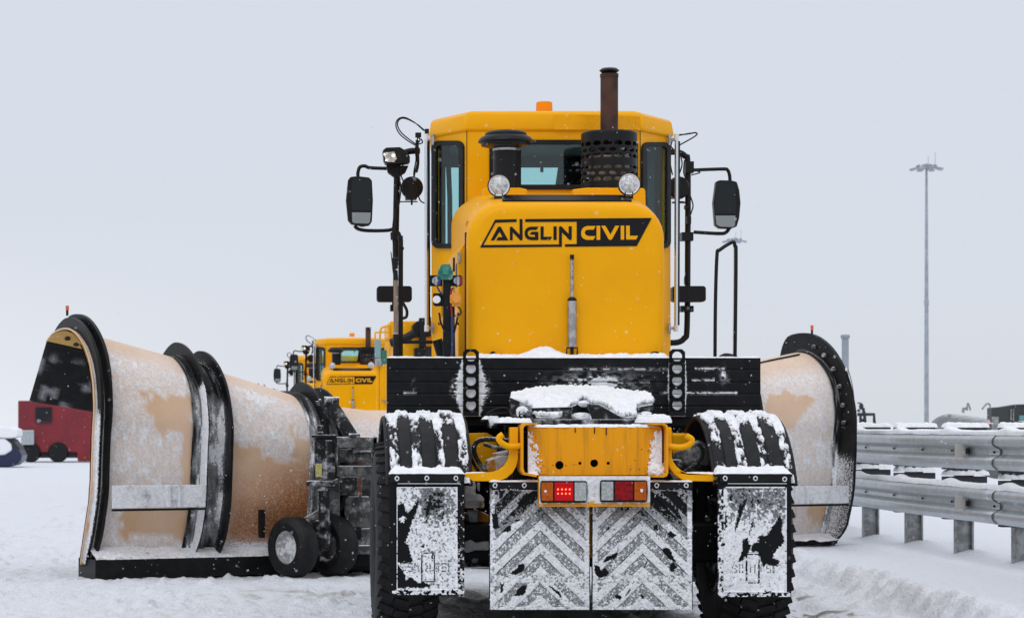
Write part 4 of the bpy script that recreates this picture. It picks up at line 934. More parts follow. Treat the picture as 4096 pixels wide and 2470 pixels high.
mb.slab(K(1995, 0, BY).x, K(2130, 0, BY).x, BY + .0, BY + .25, K(0, 1690, BY).z, .032, 68, .008, .7)
mb.slab(K(2560, 0, BY).x, K(2690, 0, BY).x, BY + .02, BY + .25, K(0, 1690, BY).z, .032, 69, .008, .7)
mb.build('snow_layer', M['snow'], bm_, ang=180)
MB().box(K(2060, 0, BY).x, K(2690, 0, BY).x, BY + .14, BY + .6, .93, 1.36).build('chassis_end', M['black_metal'], bm_)
mb = MB()
for x, y0_, y1_ in ((2301, 1710, 1728), (2378, 1708, 1733), (2425, 1709, 1738)): mb.pbox(x - 2, x + 2, y0_, y1_, BY - .004, .004)
mb.build('weld_mark', M['black_metal'], bm_)
# tow hooks
MB().ptube([(2090, 1781, BY - .05), (2060, 1784, BY - .06), (2030, 1783, BY - .07), (2004, 1768, BY - .08), (1996, 1750, BY - .08), (2012, 1736, BY - .08)], [.021] * 13 + [.020] * 13 if 0 else .0195, 14, 5).build('tow_hook', M['yellow'], tr)
MB().ptube([(2670, 1782, BY - .05), (2700, 1787, BY - .06), (2730, 1787, BY - .07), (2757, 1777, BY - .08), (2767, 1757, BY - .08), (2744, 1742, BY - .08)], .0195, 14, 5).build('tow_hook', M['yellow'], tr)
# bent yellow carrier arms
def C6(x, y): return (1500 + x * .41722, 1380 + y * .41722)
def C7(x, y): return (2300 + x * .41722, 1380 + y * .41722)
PL = [C6(*p) for p in ((1295,785),(1372,785),(1372,1090),(1355,1160),(1318,1225),(1262,1270),(1200,1295),(1140,1303),(850,1303),(850,1228),(1130,1215),(1190,1195),(1245,1155),(1280,1100),(1295,1040))]
PR = [C7(*p) for p in ((880,785),(928,785),(930,1070),(945,1115),(975,1160),(1020,1198),(1080,1225),(1367,1232),(1367,1306),(1080,1302),(1010,1280),(950,1235),(905,1170),(882,1100))]
MB().pprism(PL, BY - .03, .09).build('carrier_arm', M['yellow'], tr, bev=.012)
MB().pprism(PR, BY - .03, .09).build('carrier_arm', M['yellow'], tr, bev=.012)
mb = MB(); zb1 = K(0, 1893, BY).z
mb.slab(K(1858, 0, BY).x, K(1985, 0, BY).x, BY - .025, BY + .055, zb1, .012, 71, .006); mb.slab(K(2740, 0, BY).x, K(2870, 0, BY).x, BY - .025, BY + .055, zb1 - .002, .012, 73, .006)
mb.build('snow_layer', M['snow'], bm_, ang=180)
# --- fifth wheel
def fw5(px, py):                                      # plate tilted towards the rear
    t_ = (1672 - py) / (1672 - 1556); return K(px, py, 15.86 + .66 * t_)
out5 = [C6(*p) for p in ((1300,490),(1380,462),(1500,440),(1700,421),(1900,414))] + [C7(*p) for p in ((100,414),(300,428),(500,452),(660,480),(735,505),(757,540),(745,566),(640,575),(598,600),(596,650),(588,690),(450,692),(380,650),(300,600),(240,572),(150,566),(130,545),(100,530))] + [C6(*p) for p in ((1985,522),(1955,540),(1940,570),(1890,590),(1840,640),(1790,680),(1740,695),(1545,692),(1515,640),(1500,600),(1470,580),(1380,560),(1312,545))]
mb = MB().prism([out5], fw5, (0, .02, -.055)); f5 = mb.build('fifth_wheel', M['dirty'], tr, bev=.006)
# snow blanket with lumpy relief over the plate
U, W = np.meshgrid(np.linspace(2038, 2622, 260), np.linspace(1550, 1676, 120), indexing='ij')
wx, wy = U + 14 * (fbm(U / 9, W / 7, s=101) - .5), W + 11 * (fbm(U / 9, W / 7, s=103) - .5)
ins = inpoly(wx, wy, out5)
yf = 15.86 + .66 * (1672 - W) / 116.
P0_ = np.stack([(U - VX) / F * yf, yf, EYE + (VY - W) / F * yf], -1)
P0_[..., 2] += .010 + .018 * fbm(U / 30, W / 18, s=105) + .016 * fbm(U / 7, W / 5, s=107)
mb = MB(); nu, nv = U.shape; mb.v = [tuple(p) for p in P0_.reshape(-1, 3)]; idx = np.arange(nu * nv).reshape(nu, nv)
ok = ins[:-1, :-1] & ins[1:, :-1] & ins[1:, 1:] & ins[:-1, 1:]
mb.f = [tuple(int(i) for i in r_) for r_ in np.stack([idx[:-1, :-1], idx[1:, :-1], idx[1:, 1:], idx[:-1, 1:]], -1)[ok]]; mb.m = [0] * len(mb.f); mb.fixn = True
so = mb.build('snow_layer', M['snow'], f5, ang=180); sm_ = so.modifiers.new('s', 'SOLIDIFY'); sm_.thickness = .022; sm_.offset = -1
mb = MB().pbox(2075, 2140, 1640, 1692, 15.95, .3).pbox(2500, 2600, 1650, 1690, 15.95, .3).pbox(2140, 2560, 1676, 1700, 15.85, .4).pprism([C6(*p) for p in ((1500,600),(1530,690),(1560,740),(1900,750),(1870,640),(1900,590))], 15.93, .1).pprism([C7(*p) for p in ((130,560),(170,720),(480,735),(590,690),(450,690),(240,570))], 15.93, .1)
mb.pprism([C6(*p) for p in ((1300,500),(1310,640),(1350,700),(1500,740),(1540,690),(1480,580))], 15.98, .1).pprism([C7(*p) for p in ((600,590),(750,565),(745,620),(620,680),(600,730))], 15.98, .1)
mb.build('fifth_wheel_base', M['dirty'], f5, bev=.006)
mb = MB()
for c_, r_ in ((C6(1640, 860), 6),): pass
U, W = np.meshgrid(np.linspace(-1, 1, 50), np.linspace(-1, 1, 30), indexing='ij')
for (cx_, cy_, rx, ry, sd_, dep) in ((C6(1980, 690)[0], C6(0, 680)[1], 46, 16, 1, 15.98), (C6(1410, 650)[0], C6(0, 640)[1], 26, 26, 2, 15.96), (C7(190, 690)[0], C7(0, 680)[1], 22, 26, 3, 15.97), (C7(680, 655)[0], C7(0, 655)[1], 24, 10, 4, 15.95), (C6(2000, 560)[0], C6(0, 560)[1], 24, 14, 5, 16.1)):
    h_ = np.clip(1 - U ** 2 - W ** 2, 0, 1) ** .5 * (.6 + .7 * fbm(U * 3 + sd_, W * 3, s=sd_))
    Y5 = dep - .05 * h_ + .03
    V = np.stack([(cx_ + rx * U * (1 + .2 * (fbm(U * 3, W * 3 + sd_, s=9) - .5)) - VX) / F * Y5, Y5, EYE + (VY - cy_ - ry * W) / F * Y5], -1)
    m_ok = (U ** 2 + W ** 2) < .98; b0 = len(mb.v); mb.v += [tuple(p) for p in V.reshape(-1, 3)]; idx = np.arange(U.size).reshape(U.shape) + b0
    ok = m_ok[:-1, :-1] & m_ok[1:, :-1] & m_ok[1:, 1:] & m_ok[:-1, 1:]
    fs = [tuple(int(i) for i in r_) for r_ in np.stack([idx[:-1, :-1], idx[1:, :-1], idx[1:, 1:], idx[:-1, 1:]], -1)[ok]]; mb.f += fs; mb.m += [0] * len(fs)
mb.fixn = True; mb.build('snow_lump', M['snow'], f5, ang=180)
# valves, hoses and snowy shelf left of the fifth wheel
mb = MB().pbox(1935, 2080, 1676, 1684, 16.1, .25).pbox(1990, 2080, 1690, 1698, 15.7, .3).ptube([(1980, 1700, 16.0), (1978, 1712, 16.0)], .03).pbox(1955, 1990, 1684, 1708, 16.1, .1).ptube([(1945, 1655, 16.2), (1980, 1636, 16.2), (2020, 1632, 16.2), (2050, 1650, 16.2)], .008, 8, 5).ptube([(1950, 1655, 16.2), (2045, 1652, 16.2)], .01).ptube([(2038, 1640, 16.2), (2046, 1660, 16.1), (2060, 1690, 16.0)], .01)
for q in range(5): mb.lathe([(.018, 0), (.018, .006)], K(2028, 1735 - q * 6, 15.5), (0, 0, 1), 12)
mb.pbox(2018, 2040, 1698, 1716, 15.5, .05).build('valve_gear', M['black_metal'], tr, bev=.003)
mb = MB().slab(K(1935, 0, 16.1).x, K(2000, 0, 16.1).x, 16.08, 16.3, K(0, 1676, 16.1).z, .022, 81, .008).slab(K(1992, 0, 15.7).x, K(2090, 0, 15.7).x, 15.68, 16.0, K(0, 1690, 15.7).z, .028, 83, .008).slab(K(2560, 0, 15.7).x, K(2690, 0, 15.7).x, 15.7, 16.0, K(0, 1686, 15.7).z, .045, 85, .008)
mb.lathe([(.022, 0), (.026, .03), (.034, .075)], K(1973, 1710, 16.0), n=14).build('snow_layer', M['snow'], tr, ang=180)
# chassis pieces behind the arms
mb = MB().pprism([(1872, 1732), (1950, 1730), (1975, 1745), (1988, 1775), (1988, 1880), (1925, 1885), (1872, 1885)], 16.25, .3).pprism([(2688, 1730), (2762, 1732), (2762, 1838), (2688, 1820)], 16.25, .3).pbox(2046, 2078, 1706, 1830, 15.5, .1)
mb.build('axle_housing', M['yellow'], tr, bev=.02)
mb = MB().pprism([(1950, 1840), (1995, 1822), (2040, 1820), (2050, 1850), (2040, 1895), (1970, 1900), (1948, 1880)], 15.7, .2).pbox(1968, 2055, 1850, 1915, 15.8, .2).ptube([(1968, 1820, 15.8), (2060, 1800, 15.8)], .014)
mb.build('brake_valve', M['yellow_snowy'], tr, bev=.015)
mb = MB().ptube([(2060, 1765, 15.7), (1980, 1756, 15.7), (1920, 1760, 15.7), (1897, 1785, 15.7), (1905, 1830, 15.7), (1940, 1880, 15.7)], .015, 10, 6).ptube([(2050, 1790, 15.65), (1990, 1790, 15.65), (1935, 1775, 15.65)], .012, 10, 5).ptube([(1880, 1775, 15.8), (1885, 1830, 15.8), (1915, 1885, 15.8)], .012, 10, 5).ptube([(2760, 1780, 15.7), (2790, 1775, 15.7), (2812, 1800, 15.7), (2800, 1840, 15.7), (2740, 1885, 15.7)], .012, 10, 6)
mb.build('hose', M['dirty'], tr)
p = K(2765, 1835, 15.95); MB().lathe([(.04, -.1), (.09, -.08), (.098, 0), (.09, .1), (.03, .12)], p, (.5, -.6, .35), 28).build('brake_chamber', M['grey_dirty'], tr)
MB().pprism([(2692, 1838), (2725, 1836), (2738, 1860), (2738, 1880), (2700, 1870)], 15.7, .15).pbox(2070, 2110, 1890, 1915, 15.5, .1).pprism([(2680, 1885), (2700, 1900), (2725, 1925), (2680, 1915)], 15.45, .1).build('chassis_bracket', M['dirty'], tr, bev=.01)
# undercarriage seen between the flaps
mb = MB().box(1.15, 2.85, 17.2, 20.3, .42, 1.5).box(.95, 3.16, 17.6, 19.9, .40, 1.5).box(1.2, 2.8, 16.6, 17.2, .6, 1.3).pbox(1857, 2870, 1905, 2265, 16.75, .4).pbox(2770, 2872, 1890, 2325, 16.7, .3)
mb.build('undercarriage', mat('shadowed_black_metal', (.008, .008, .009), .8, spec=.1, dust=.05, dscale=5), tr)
mb = MB().pprism([C8(*p) for p in ((975,180),(1085,180),(1085,290),(1170,370),(1170,435),(975,435))], 15.75, .25).pprism([C8(*p) for p in ((980,490),(1050,700),(1060,765),(1215,770),(1215,500),(1110,450))], 15.95, .2)
mb.build('spring_mount', M['yellow_snowy'], tr, bev=.01)
MB().box(1.06, 2.9, 15.85, 16.15, .52, .78).build('rear_axle', M['black_metal'], tr, bev=.03)
mb = MB().pprism([C8(*p) for p in ((975,290),(1050,295),(1130,300),(1170,340),(1170,368),(975,368))], 15.72, .02).pprism([C8(*p) for p in ((1000,450),(1110,450),(1112,560),(1060,690),(1030,600))], 15.90, .03).pprism([C8(*p) for p in ((975,760),(1040,735),(1090,765),(1215,750),(1215,838),(1080,838),(1010,862),(975,850))], 15.80, .2).pprism([C8(*p) for p in ((1095,185),(1130,185),(1125,280),(1100,260))], 15.8, .02)
mb.pprism([C9(*p) for p in ((1175,240),(1250,320),(1255,400),(1200,500),(1175,480))], 16.5, .03).pprism([C9(*p) for p in ((1140,900),(1165,770),(1200,755),(1245,870),(1260,960),(1150,950))], 16.5, .1)
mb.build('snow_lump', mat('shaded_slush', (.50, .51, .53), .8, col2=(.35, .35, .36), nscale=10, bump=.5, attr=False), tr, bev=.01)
mb = MB().pbox(1857, 1957, 2205, 2245, 15.9, .2).lathe([(.025, 0), (.025, .3)], K(1900, 2235, 15.85), (0, 1, 0), 14); mb.build('tie_rod', M['grey_dirty'], tr, bev=.01)
mb = MB().pbox(2823, 2832, 2060, 2140, 16.6, .05).pprism([(2820, 2122), (2840, 2118), (2860, 2125), (2870, 2200), (2840, 2190), (2822, 2140)], 16.6, .08).pprism([(1860, 2060), (1880, 2060), (1900, 2170), (1885, 2170)], 16.5, .05); mb.build('strut', M['yellow_snowy'], tr)
mb = MB().pbox(2360.5, 2366.5, 2020, 2230, CY + .05, .05); mb.build('hanger', M['yellow_worn'], tr)

# ------------------------------------------------------------------ shovel on the truck
sh = T('shovel', K(1583, 1425, 16.84), 'wooden handled tool with black grip standing behind the left end of the black headboard', 'tool')
MB().ptube([(1583, 1335, 16.84), (1583, 1118, 16.84)], .0155, 14).build('shaft', M['wood'], sh)
MB().ptube([(1583, 1425, 16.84), (1583, 1335, 16.84)], .019, 14).ptube([(1583, 1120, 16.84), (1582, 1098, 16.84), (1581, 1080, 16.84)], .017, 12).ptube([(1580, 1075, 16.84), (1580, 1030, 16.83)], .020, 14).ptube([(1572, 1092, 16.84), (1563, 1005, 16.84)], .0022, 6).ptube([(1572, 1085, 16.84), (1565, 1010, 16.84)], .0022, 6).build('grip', M['black'], sh)
MB().lathe([(.0195, 0), (.0195, .012)], K(1583, 1336, 16.84), n=14).build('ferrule', M['steel'], sh)

# ------------------------------------------------------------------ snow plough in front of the truck
P0 = Vector((-1.628, 22.3, 0)); th = R(24); UU = Vector((math.cos(th), math.sin(th), 0)); NN = Vector((-math.sin(th), math.cos(th), 0))
SL = 8.2
prof_px = [(322, 2250), (331, 2183), (349, 2070), (363, 1958), (367, 1845), (372, 1718), (377, 1624), (372, 1530), (363, 1464), (349, 1412), (325, 1360), (292, 1322), (254, 1313), (212, 1332), (186, 1365)]
def pt_of(px, py):
    v = onplane(px, py, P0, NN); return ((Vector((v.x, v.y, 0)) - P0).dot(NN), v.z)
PR0 = [pt_of(*p) for p in prof_px]
PRs = smooth([Vector((a, c, 0)) for a, c in PR0], 5); PRs = np.array([(p.x, p.y) for p in PRs])
zmax = PRs[:, 1].max()
Hs = np.array([0, .34, 1.02, 1.69, 2.48, 2.97, 5.6, 6.4, 7.1, 7.54, 8.3]); Hz = np.array([2.30, 2.22, 2.04, 1.84, 1.60, 1.545, 1.56, 1.72, 1.97, 2.07, 2.2])
Ts = np.array([0, 1, 2.5, 7, 8.3]); Tz = np.array([1, .85, .62, .62, .80])
def pf(s_):                                          # profile (t, z) at station s
    h = np.interp(s_, Hs, Hz); t_ = np.interp(s_, Ts, Tz); k_ = (h - .14) / (zmax - .14)
    return np.stack([PRs[:, 0] * t_, .14 + (PRs[:, 1] - .14) * k_ + .0 * PRs[:, 0]], -1)
def W3(s_, t_, z_): v = P0 + UU * s_ + NN * t_; return (v.x, v.y, z_)
lift = lambda s_: .02 * s_
pl = T('snow_plough', tuple(P0 + UU * 4.1), 'wide angled snow plough with frosted tan mouldboard and black ribs ahead of nearest truck', 'snow plough')
sta = np.linspace(0, SL, 420); A = np.zeros((len(sta), len(PRs), 3)); ss = np.zeros(A.shape[:2]); zz_ = ss.copy(); tt = ss.copy()
for i, s_ in enumerate(sta):
    p = pf(s_)
    for j in range(len(PRs)): A[i, j] = W3(s_, p[j, 0], p[j, 1]); ss[i, j] = s_; zz_[i, j] = p[j, 1]; tt[i, j] = j
n1 = fbm(ss * 1.5, zz_ * 2.2, s=111, o=5); n2_ = fbm(ss * 5, zz_ * 6, s=113, o=4); n3 = fbm(ss * 26, zz_ * 26, s=115, o=3)
hrel = zz_ / np.interp(ss, Hs, Hz)
# thin frost sheet with ragged bare patches, coarser crust of grains on top
def gs(x, c, w_): return np.exp(-((x - c) / w_) ** 2)
nn = (n1 - .5) * 1.3 + (n2_ - .5) * .9
bare1 = (.95 * gs(ss, .62, .36) * gs(hrel, .73, .13) + .55 * gs(ss, .95, .12) * gs(hrel, .52, .2) + .42 * gs(hrel, .26, .10)) * (ss < 1.1)
bare2 = (ss >= 1.1) * (ss < 2.6) * (.95 * (1 - sst(.40, .72, hrel - .10 * (ss - 1.3))) + .45 * gs(ss, 1.36, .09))
bare3 = (ss >= 2.6) * (.85 * gs(ss, 7.55, .38) * gs(hrel, .75, .14) + .75 * gs(hrel, .2, .15) + .55 * gs(ss, 7.7, .2) * gs(hrel, .45, .15))
bare = sst(.46, .53, .88 * (bare1 + bare2 + bare3) + nn * 1.15)
frost = (.10 * n3 + (1 - bare) * (.46 + .32 * n3)) * (1 - .65 * sst(.88, .97, hrel))
crust = sst(.50, .60, n2_ * .5 + n3 * .5 + .12 * gs(hrel, .5, .15) * (ss < 1.1) + .10 * gs(hrel, .72, .2) * (ss > 1.3) * (ss < 2.6) + .06 * (ss > 7) * gs(hrel, .5, .2) - .02) * (1 - .8 * bare)
base_ = 1 - sst(.30, .42, zz_ + .1 * (n2_ - .5))
snow_ = np.clip(np.maximum(.60 * crust * (hrel < .93), base_ * (.30 + .5 * n2_)), 0, 1)
frost = np.maximum(frost, .6 * base_)
up_n = np.array(A); up_n[..., :] = 0
off = .010 * snow_ * (.5 + n3) + .004 * frost
A[..., 0] -= NN.x * off; A[..., 1] -= NN.y * off
brown = (.80 + .5 * sst(1.6, 2.1, ss)) * sst(1.25, 1.5, ss) * (1 - sst(2.9, 3.1, ss)) * (1 - sst(.55, 1.35, zz_ + .35 * (n1 - .5))) + .16 * (1 - sst(.2, .9, zz_))
frost *= 1 - .45 * sst(.1, .4, brown)
mb = MB().grid(A, {'snow': snow_, 'frost': np.clip(frost, 0, 1), 'rust': brown}, flip=True)
mo = mb.build('mouldboard', M['tan'], pl, ang=60)
A2 = A[::6, :, :].copy()
ctrz = 1.2
A2[..., 0] += NN.x * .035; A2[..., 1] += NN.y * .035; A2[:, :, 2] -= .02
MB().grid(A2).build('inner_lining', M['tan_in'], pl, ang=60)
mb = MB().tube([tuple(A[0, j]) for j in range(A.shape[1])], .009, 8); mb.build('end_edging', M['tan'], pl)
mb = MB().tube([tuple(A[i, -1]) for i in range(0, len(sta), 10)], .02, 8).tube([(A[i, int(A.shape[1] * .80)][0], A[i, int(A.shape[1] * .80)][1], A[i, int(A.shape[1] * .80)][2] + .006) for i in range(200, len(sta), 10)], .012, 8); mb.build('top_edging', M['black_metal'], pl)
mb = MB()                                            # bolts under the arch
for px, py in ((270, 1355), (305, 1378)):
    v = onplane(px, py, P0 + UU * .12, NN); mb.lathe([(.03, 0), (.022, -.012)], v - NN * 0 , (0, -.6, -1), 12)
mb.build('bolt', M['black_metal'], pl)
# rubber deflector hanging from the front edge
ns_, nt_ = 160, 40; B = np.zeros((ns_, nt_, 3)); sn = np.zeros((ns_, nt_))
e0 = pt_of(186, 1365); e1 = pt_of(117, 1602)
for i, s_ in enumerate(np.linspace(0, SL, ns_)):
    p = pf(s_)[-1]; k_ = (np.interp(s_, Hs, Hz) - .14) / (zmax - .14)
    for j, v in enumerate(np.linspace(0, 1, nt_)):
        t_ = p[0] + (e1[0] - e0[0]) * v * np.interp(s_, Ts, Tz); z_ = p[1] - (e0[1] - e1[1]) * v * k_
        B[i, j] = W3(s_, t_, z_); sn[i, j] = 0
SS, VV = np.meshgrid(np.linspace(0, SL, ns_), np.linspace(0, 1, nt_), indexing='ij')
sn = np.maximum(sst(.52, .66, fbm(SS * 9, VV * 5, s=131, o=5)) * .7 * sst(.1, .3, VV), 0)
MB().grid(B, {'snow': sn * .5, 'frost': sn * .5}).build('deflector', M['black_metal'], pl, solid=.012)
# dark mouldboard front lining seen through the mouth
A3 = A[::6, :int(A.shape[1] * .72), :].copy(); A3[..., 0] += NN.x * .06; A3[..., 1] += NN.y * .06; A3[..., 2] -= .03
MB().grid(A3).build('front_face', M['black_metal'], pl, ang=60)
# flanges and ribs: plates standing proud of the sheet
def rib(s_, back, top, w_=.02, name='rib', mats='black_metal', j1=None, snow=None, foot=True, tail=.82):
    p = pf(s_); n_ = len(p); j1 = j1 or n_
    inner = [(p[j, 0] + .01, p[j, 1]) for j in range(0, j1)]
    outer = []
    for j in range(j1):
        a = p[max(j - 1, 0)]; b_ = p[min(j + 1, n_ - 1)]; d = b_ - a; d = d / (np.linalg.norm(d) + 1e-9); nrm = np.array([-d[1], d[0]])
        f_ = sst(.5, .92, p[j, 1] / p[:, 1].max()); q = back * (1 - f_) + top * f_
        q *= .45 + .55 * sst(.1, .5, p[j, 1]); q *= 1 - .95 * sst(n_ * tail, n_ - 1, j)
        outer.append((p[j, 0] + nrm[0] * q, p[j, 1] + nrm[1] * q))
    mb = MB(); k_ = len(inner)
    vs = []
    for ds in (0, w_):
        for a, c in inner: vs.append(W3(s_ + ds, a, c))
        for a, c in outer: vs.append(W3(s_ + ds, a, c))
    fs = []
    for j in range(k_ - 1):
        fs += [(j, j + 1, k_ + j + 1, k_ + j), (2 * k_ + j, 3 * k_ + j, 3 * k_ + j + 1, 2 * k_ + j + 1), (k_ + j, k_ + j + 1, 3 * k_ + j + 1, 3 * k_ + j)]
    fs += [(0, k_, 3 * k_, 2 * k_)]
    mb.add(vs, fs); mb.fixn = True
    if snow:
        zi = np.array([c for a, c in inner]) / p[:, 1].max(); sv = [float(snow(z, 0)) for z in zi] + [float(snow(z, 1)) for z in zi]
        mb.a['snow'] = sv + [0.0] * len(sv)
    o = mb.build(name, M[mats], pl, ang=40)
    return p, outer, o
def snowband(s0, s1, t0, t1, j0, j1, seed, dens, mats='black_metal', name='rib_face'):
    """strip between two ribs that follows the curved sheet, with packed snow; t = how far it stands off the sheet"""
    nu, nv = 26, 240; U_, V_ = np.meshgrid(np.linspace(0, 1, nu), np.linspace(0, 1, nv), indexing='ij'); G = np.zeros(U_.shape + (3,)); ZZ = np.zeros(U_.shape)
    for i in range(nu):
        s_ = s0 + (s1 - s0) * U_[i, 0]; p = pf(s_); n_ = len(p); jj = j0 + (j1 - j0) * V_[i] * 1.0; jj = jj * (n_ - 1)
        tg = np.gradient(p, axis=0); tg /= np.linalg.norm(tg, axis=1)[:, None] + 1e-9
        x_ = np.interp(jj, np.arange(n_), p[:, 0]); z_ = np.interp(jj, np.arange(n_), p[:, 1]); nx_ = np.interp(jj, np.arange(n_), -tg[:, 1]); nz_ = np.interp(jj, np.arange(n_), tg[:, 0])
        q = (t0 + (t1 - t0) * U_[i, 0]) * (.5 + .5 * sst(.1, .5, z_)) + .012 * sst(.5, .7, fbm(z_ * 4, z_ * 0 + i * .3, s=seed))
        for j in range(nv): G[i, j] = W3(s_, x_[j] + nx_[j] * q[j], z_[j] + nz_[j] * q[j])
        ZZ[i] = z_ / p[:, 1].max()
    n_ = fbm(U_ * 4, ZZ * 14, s=seed, o=5)
    sn_ = np.clip(dens(U_, ZZ) + (n_ - .5) * 1.3, 0, 1)
    return MB().grid(G, {'snow': sn_ * .85, 'frost': .6 * sn_}, flip=True).build(name, M[mats], pl, ang=60)
rib(.03, .09, .11, .03, tail=.84, snow=lambda z, o: (.85 if o == 0 else .55) * (1 - sst(.62, .74, z)))
rib(.10, .12, .16, .03, name='end_plate', tail=.86, snow=lambda z, o: .1 + .45 * (o == 0) * (1 - sst(.3, .7, z)))
rib(1.04, .17, .15, .02, snow=lambda z, o: (.95 if o == 1 else .8) * (1 - sst(.80, .90, z)))
rib(1.27, .19, .14, .025, snow=lambda z, o: .15 + .38 * (o == 0))
rib(2.26, .16, .15, .025, snow=lambda z, o: .3); rib(2.44, .17, .15, .025, snow=lambda z, o: .35 * (1 - o)); rib(7.10, .17, .18, .025)
snowband(.95, 1.04, .012, .03, .03, .8, 143, lambda u, v: .42 * sst(.2, .6, u) * (1 - sst(.8, .9, v)) + .05)
snowband(1.06, 1.27, .03, .02, .03, .8, 144, lambda u, v: (.52 + .25 * sst(.6, .9, u)) * (1 - sst(.78, .88, v)) - .25 * (1 - sst(.2, .5, v)))
snowband(2.14, 2.26, .012, .04, .06, .85, 145, lambda u, v: .5 * (1 - sst(.85, .93, v)))
snowband(2.28, 2.44, .04, .02, .1, .8, 147, lambda u, v: .35)
rib(8.17, .30, .20, .035, name='end_plate', tail=.89, snow=lambda z, o: (.62 - .15 * o) * (1 - sst(.46, .60, z)))
snowband(8.11, 8.17, .012, .03, .03, .86, 146, lambda u, v: .62 * (1 - sst(.55, .66, v + .08 * u)) + .02)
snowband(8.20, 8.21, .23, .22, .0, .6, 148, lambda u, v: .3)
# rim of the right end plate is wide and flat
# foot beam, cutting edge
B = [W3(s_, .30, .0) for s_ in (0, SL)]
def beam(s0, s1, t0, t1, z0_, z1_, z0b=None, z1b=None):
    z0b = z0_ if z0b is None else z0b; z1b = z1_ if z1b is None else z1b
    v = [W3(s0, t0, z0_), W3(s1, t0, z0b), W3(s1, t1, z0b), W3(s0, t1, z0_), W3(s0, t0, z1_), W3(s1, t0, z1b), W3(s1, t1, z1b), W3(s0, t1, z1_)]
    return v, [(0, 3, 2, 1), (4, 5, 6, 7), (0, 1, 5, 4), (1, 2, 6, 5), (2, 3, 7, 6), (3, 0, 4, 7)]
mb = MB().add(*beam(.04, 3.6, .08, .55, 0.0, .185, .03, .185)).add(*beam(3.6, 8.25, .12, .5, .1, .16, .17, .21)); mb.build('cutting_edge', M['black_metal'], pl, bev=.01)
nu, nv = 260, 20; U_, V_ = np.meshgrid(np.linspace(0.05, 3.5, nu), np.linspace(0, 1, nv), indexing='ij'); G = np.zeros(U_.shape + (3,))
n_ = fbm(U_ * 9, V_ * 3, s=151, o=4)
for i in range(nu):
    for j in range(nv): G[i, j] = W3(U_[i, j], .08 + .26 * V_[i, j] - .0, .183 + (.13 * V_[i, j] ** 1.1) + .05 * (n_[i, j] - .4) * (V_[i, j] > 0))
MB().grid(G, {'snow': np.clip(.42 + .35 * sst(.0, .4, V_) + (n_ - .5) * 1.5, 0, 1), 'frost': .25 + .5 * n_}).build('foot_ledge', M['grey_dirty'], pl, ang=60)
mb = MB()
for j_ in range(2): pass
U_, V_ = np.meshgrid(np.linspace(7.2, 8.2, 90), np.linspace(0, 1, 16), indexing='ij'); G = np.zeros(U_.shape + (3,)); n_ = fbm(U_ * 11, V_ * 3, s=153, o=4)
for i in range(90):
    for j in range(16): G[i, j] = W3(U_[i, j], -.02 + .30 * V_[i, j], .212 + .07 * V_[i, j] + .05 * (n_[i, j] - .4))
MB().grid(G).build('snow_layer', M['snow'], pl, ang=180)
# horizontal braces between the ribs
mb = MB().add(*beam(.12, 1.02, -.16, -.13, .655, .86)).add(*beam(.62, .66, -.21, -.13, .66, .85)).add(*beam(.73, .755, -.21, -.13, .66, .85)).add(*beam(.64, .75, -.18, -.13, .72, .74))
mb.add(*beam(7.3, 8.19, -.17, -.14, .60, .78)).add(*beam(7.48, 7.50, -.22, -.14, .6, .78)).add(*beam(7.62, 7.64, -.22, -.14, .6, .78)); 
mb.build('brace', mat('snow_packed_steel', (.16, .16, .16), .7, col2=(.5, .5, .52), nscale=5, lo=.25, hi=.5, dust=1.2, dscale=5, up=.4, bump=.5, dustw=.25), pl, bev=.005)
MB().add(*beam(.12, 1.02, -.16, -.12, .63, .65)).add(*beam(7.3, 8.19, -.17, -.13, .575, .595)).add(*beam(1.62, 1.66, .02, -.05, .36, .62)).build('brace_edge', M['black_metal'], pl)
mb = MB().slab(0, 1, 0, 1, 0, 0, 1)if 0 else MB()
# reflector markers on top of both end plates
for px, py0, py1, s_ in ((269, 1222, 1262, .1), (3248, 1300, 1345, 8.2)):
    A_ = P0 + UU * s_; a = onplane(px, py1, A_, NN); b_ = onplane(px, py0, A_, NN)
    mk_ = MB().tube([a, a.lerp(b_, .6)], .012, 8).build('marker', M['dirty'], pl); MB().tube([a.lerp(b_, .55), b_], .016, 8).build('marker_tip', M['redtip'], pl)
# bolts of the right flange
mb = MB()
for px, py in ((3258, 1387), (3300, 1420), (3337, 1475), (3362, 1545), (3375, 1620), (3380, 1690), (3355, 1690)):
    a = onplane(px, py, P0 + UU * 8.165, NN); mb.lathe([(.022, 0), (.022, .03)], a, tuple(-UU), 8)
mb.build('bolt', M['grey_dirty'], pl)
MB().prism([circ(3386, 1475, 4, 12, 8)], lambda a, c: onplane(a, c, P0 + UU * 8.16, NN), -UU * .004).build('snow_speck', M['snow'], pl)
# hydraulic tube between the ribs
mb = MB().ptube([(1296, 1606, 23.3), (1356, 1608, 23.3)], .05, 18).ptube([(1330, 1625, 23.1), (1410, 1750, 22.9), (1430, 1785, 22.9)], .062, 18).ptube([(1262, 1612, 23.2), (1285, 1612, 23.2)], .022, 12).ptube([(1275, 1608, 23.15), (1284, 1608, 23.15)], .032, 12)
mb.ptube([(1395, 1745, 22.8), (1440, 1745, 22.8)], .03, 12); mb.build('ram', M['dirty'], pl)
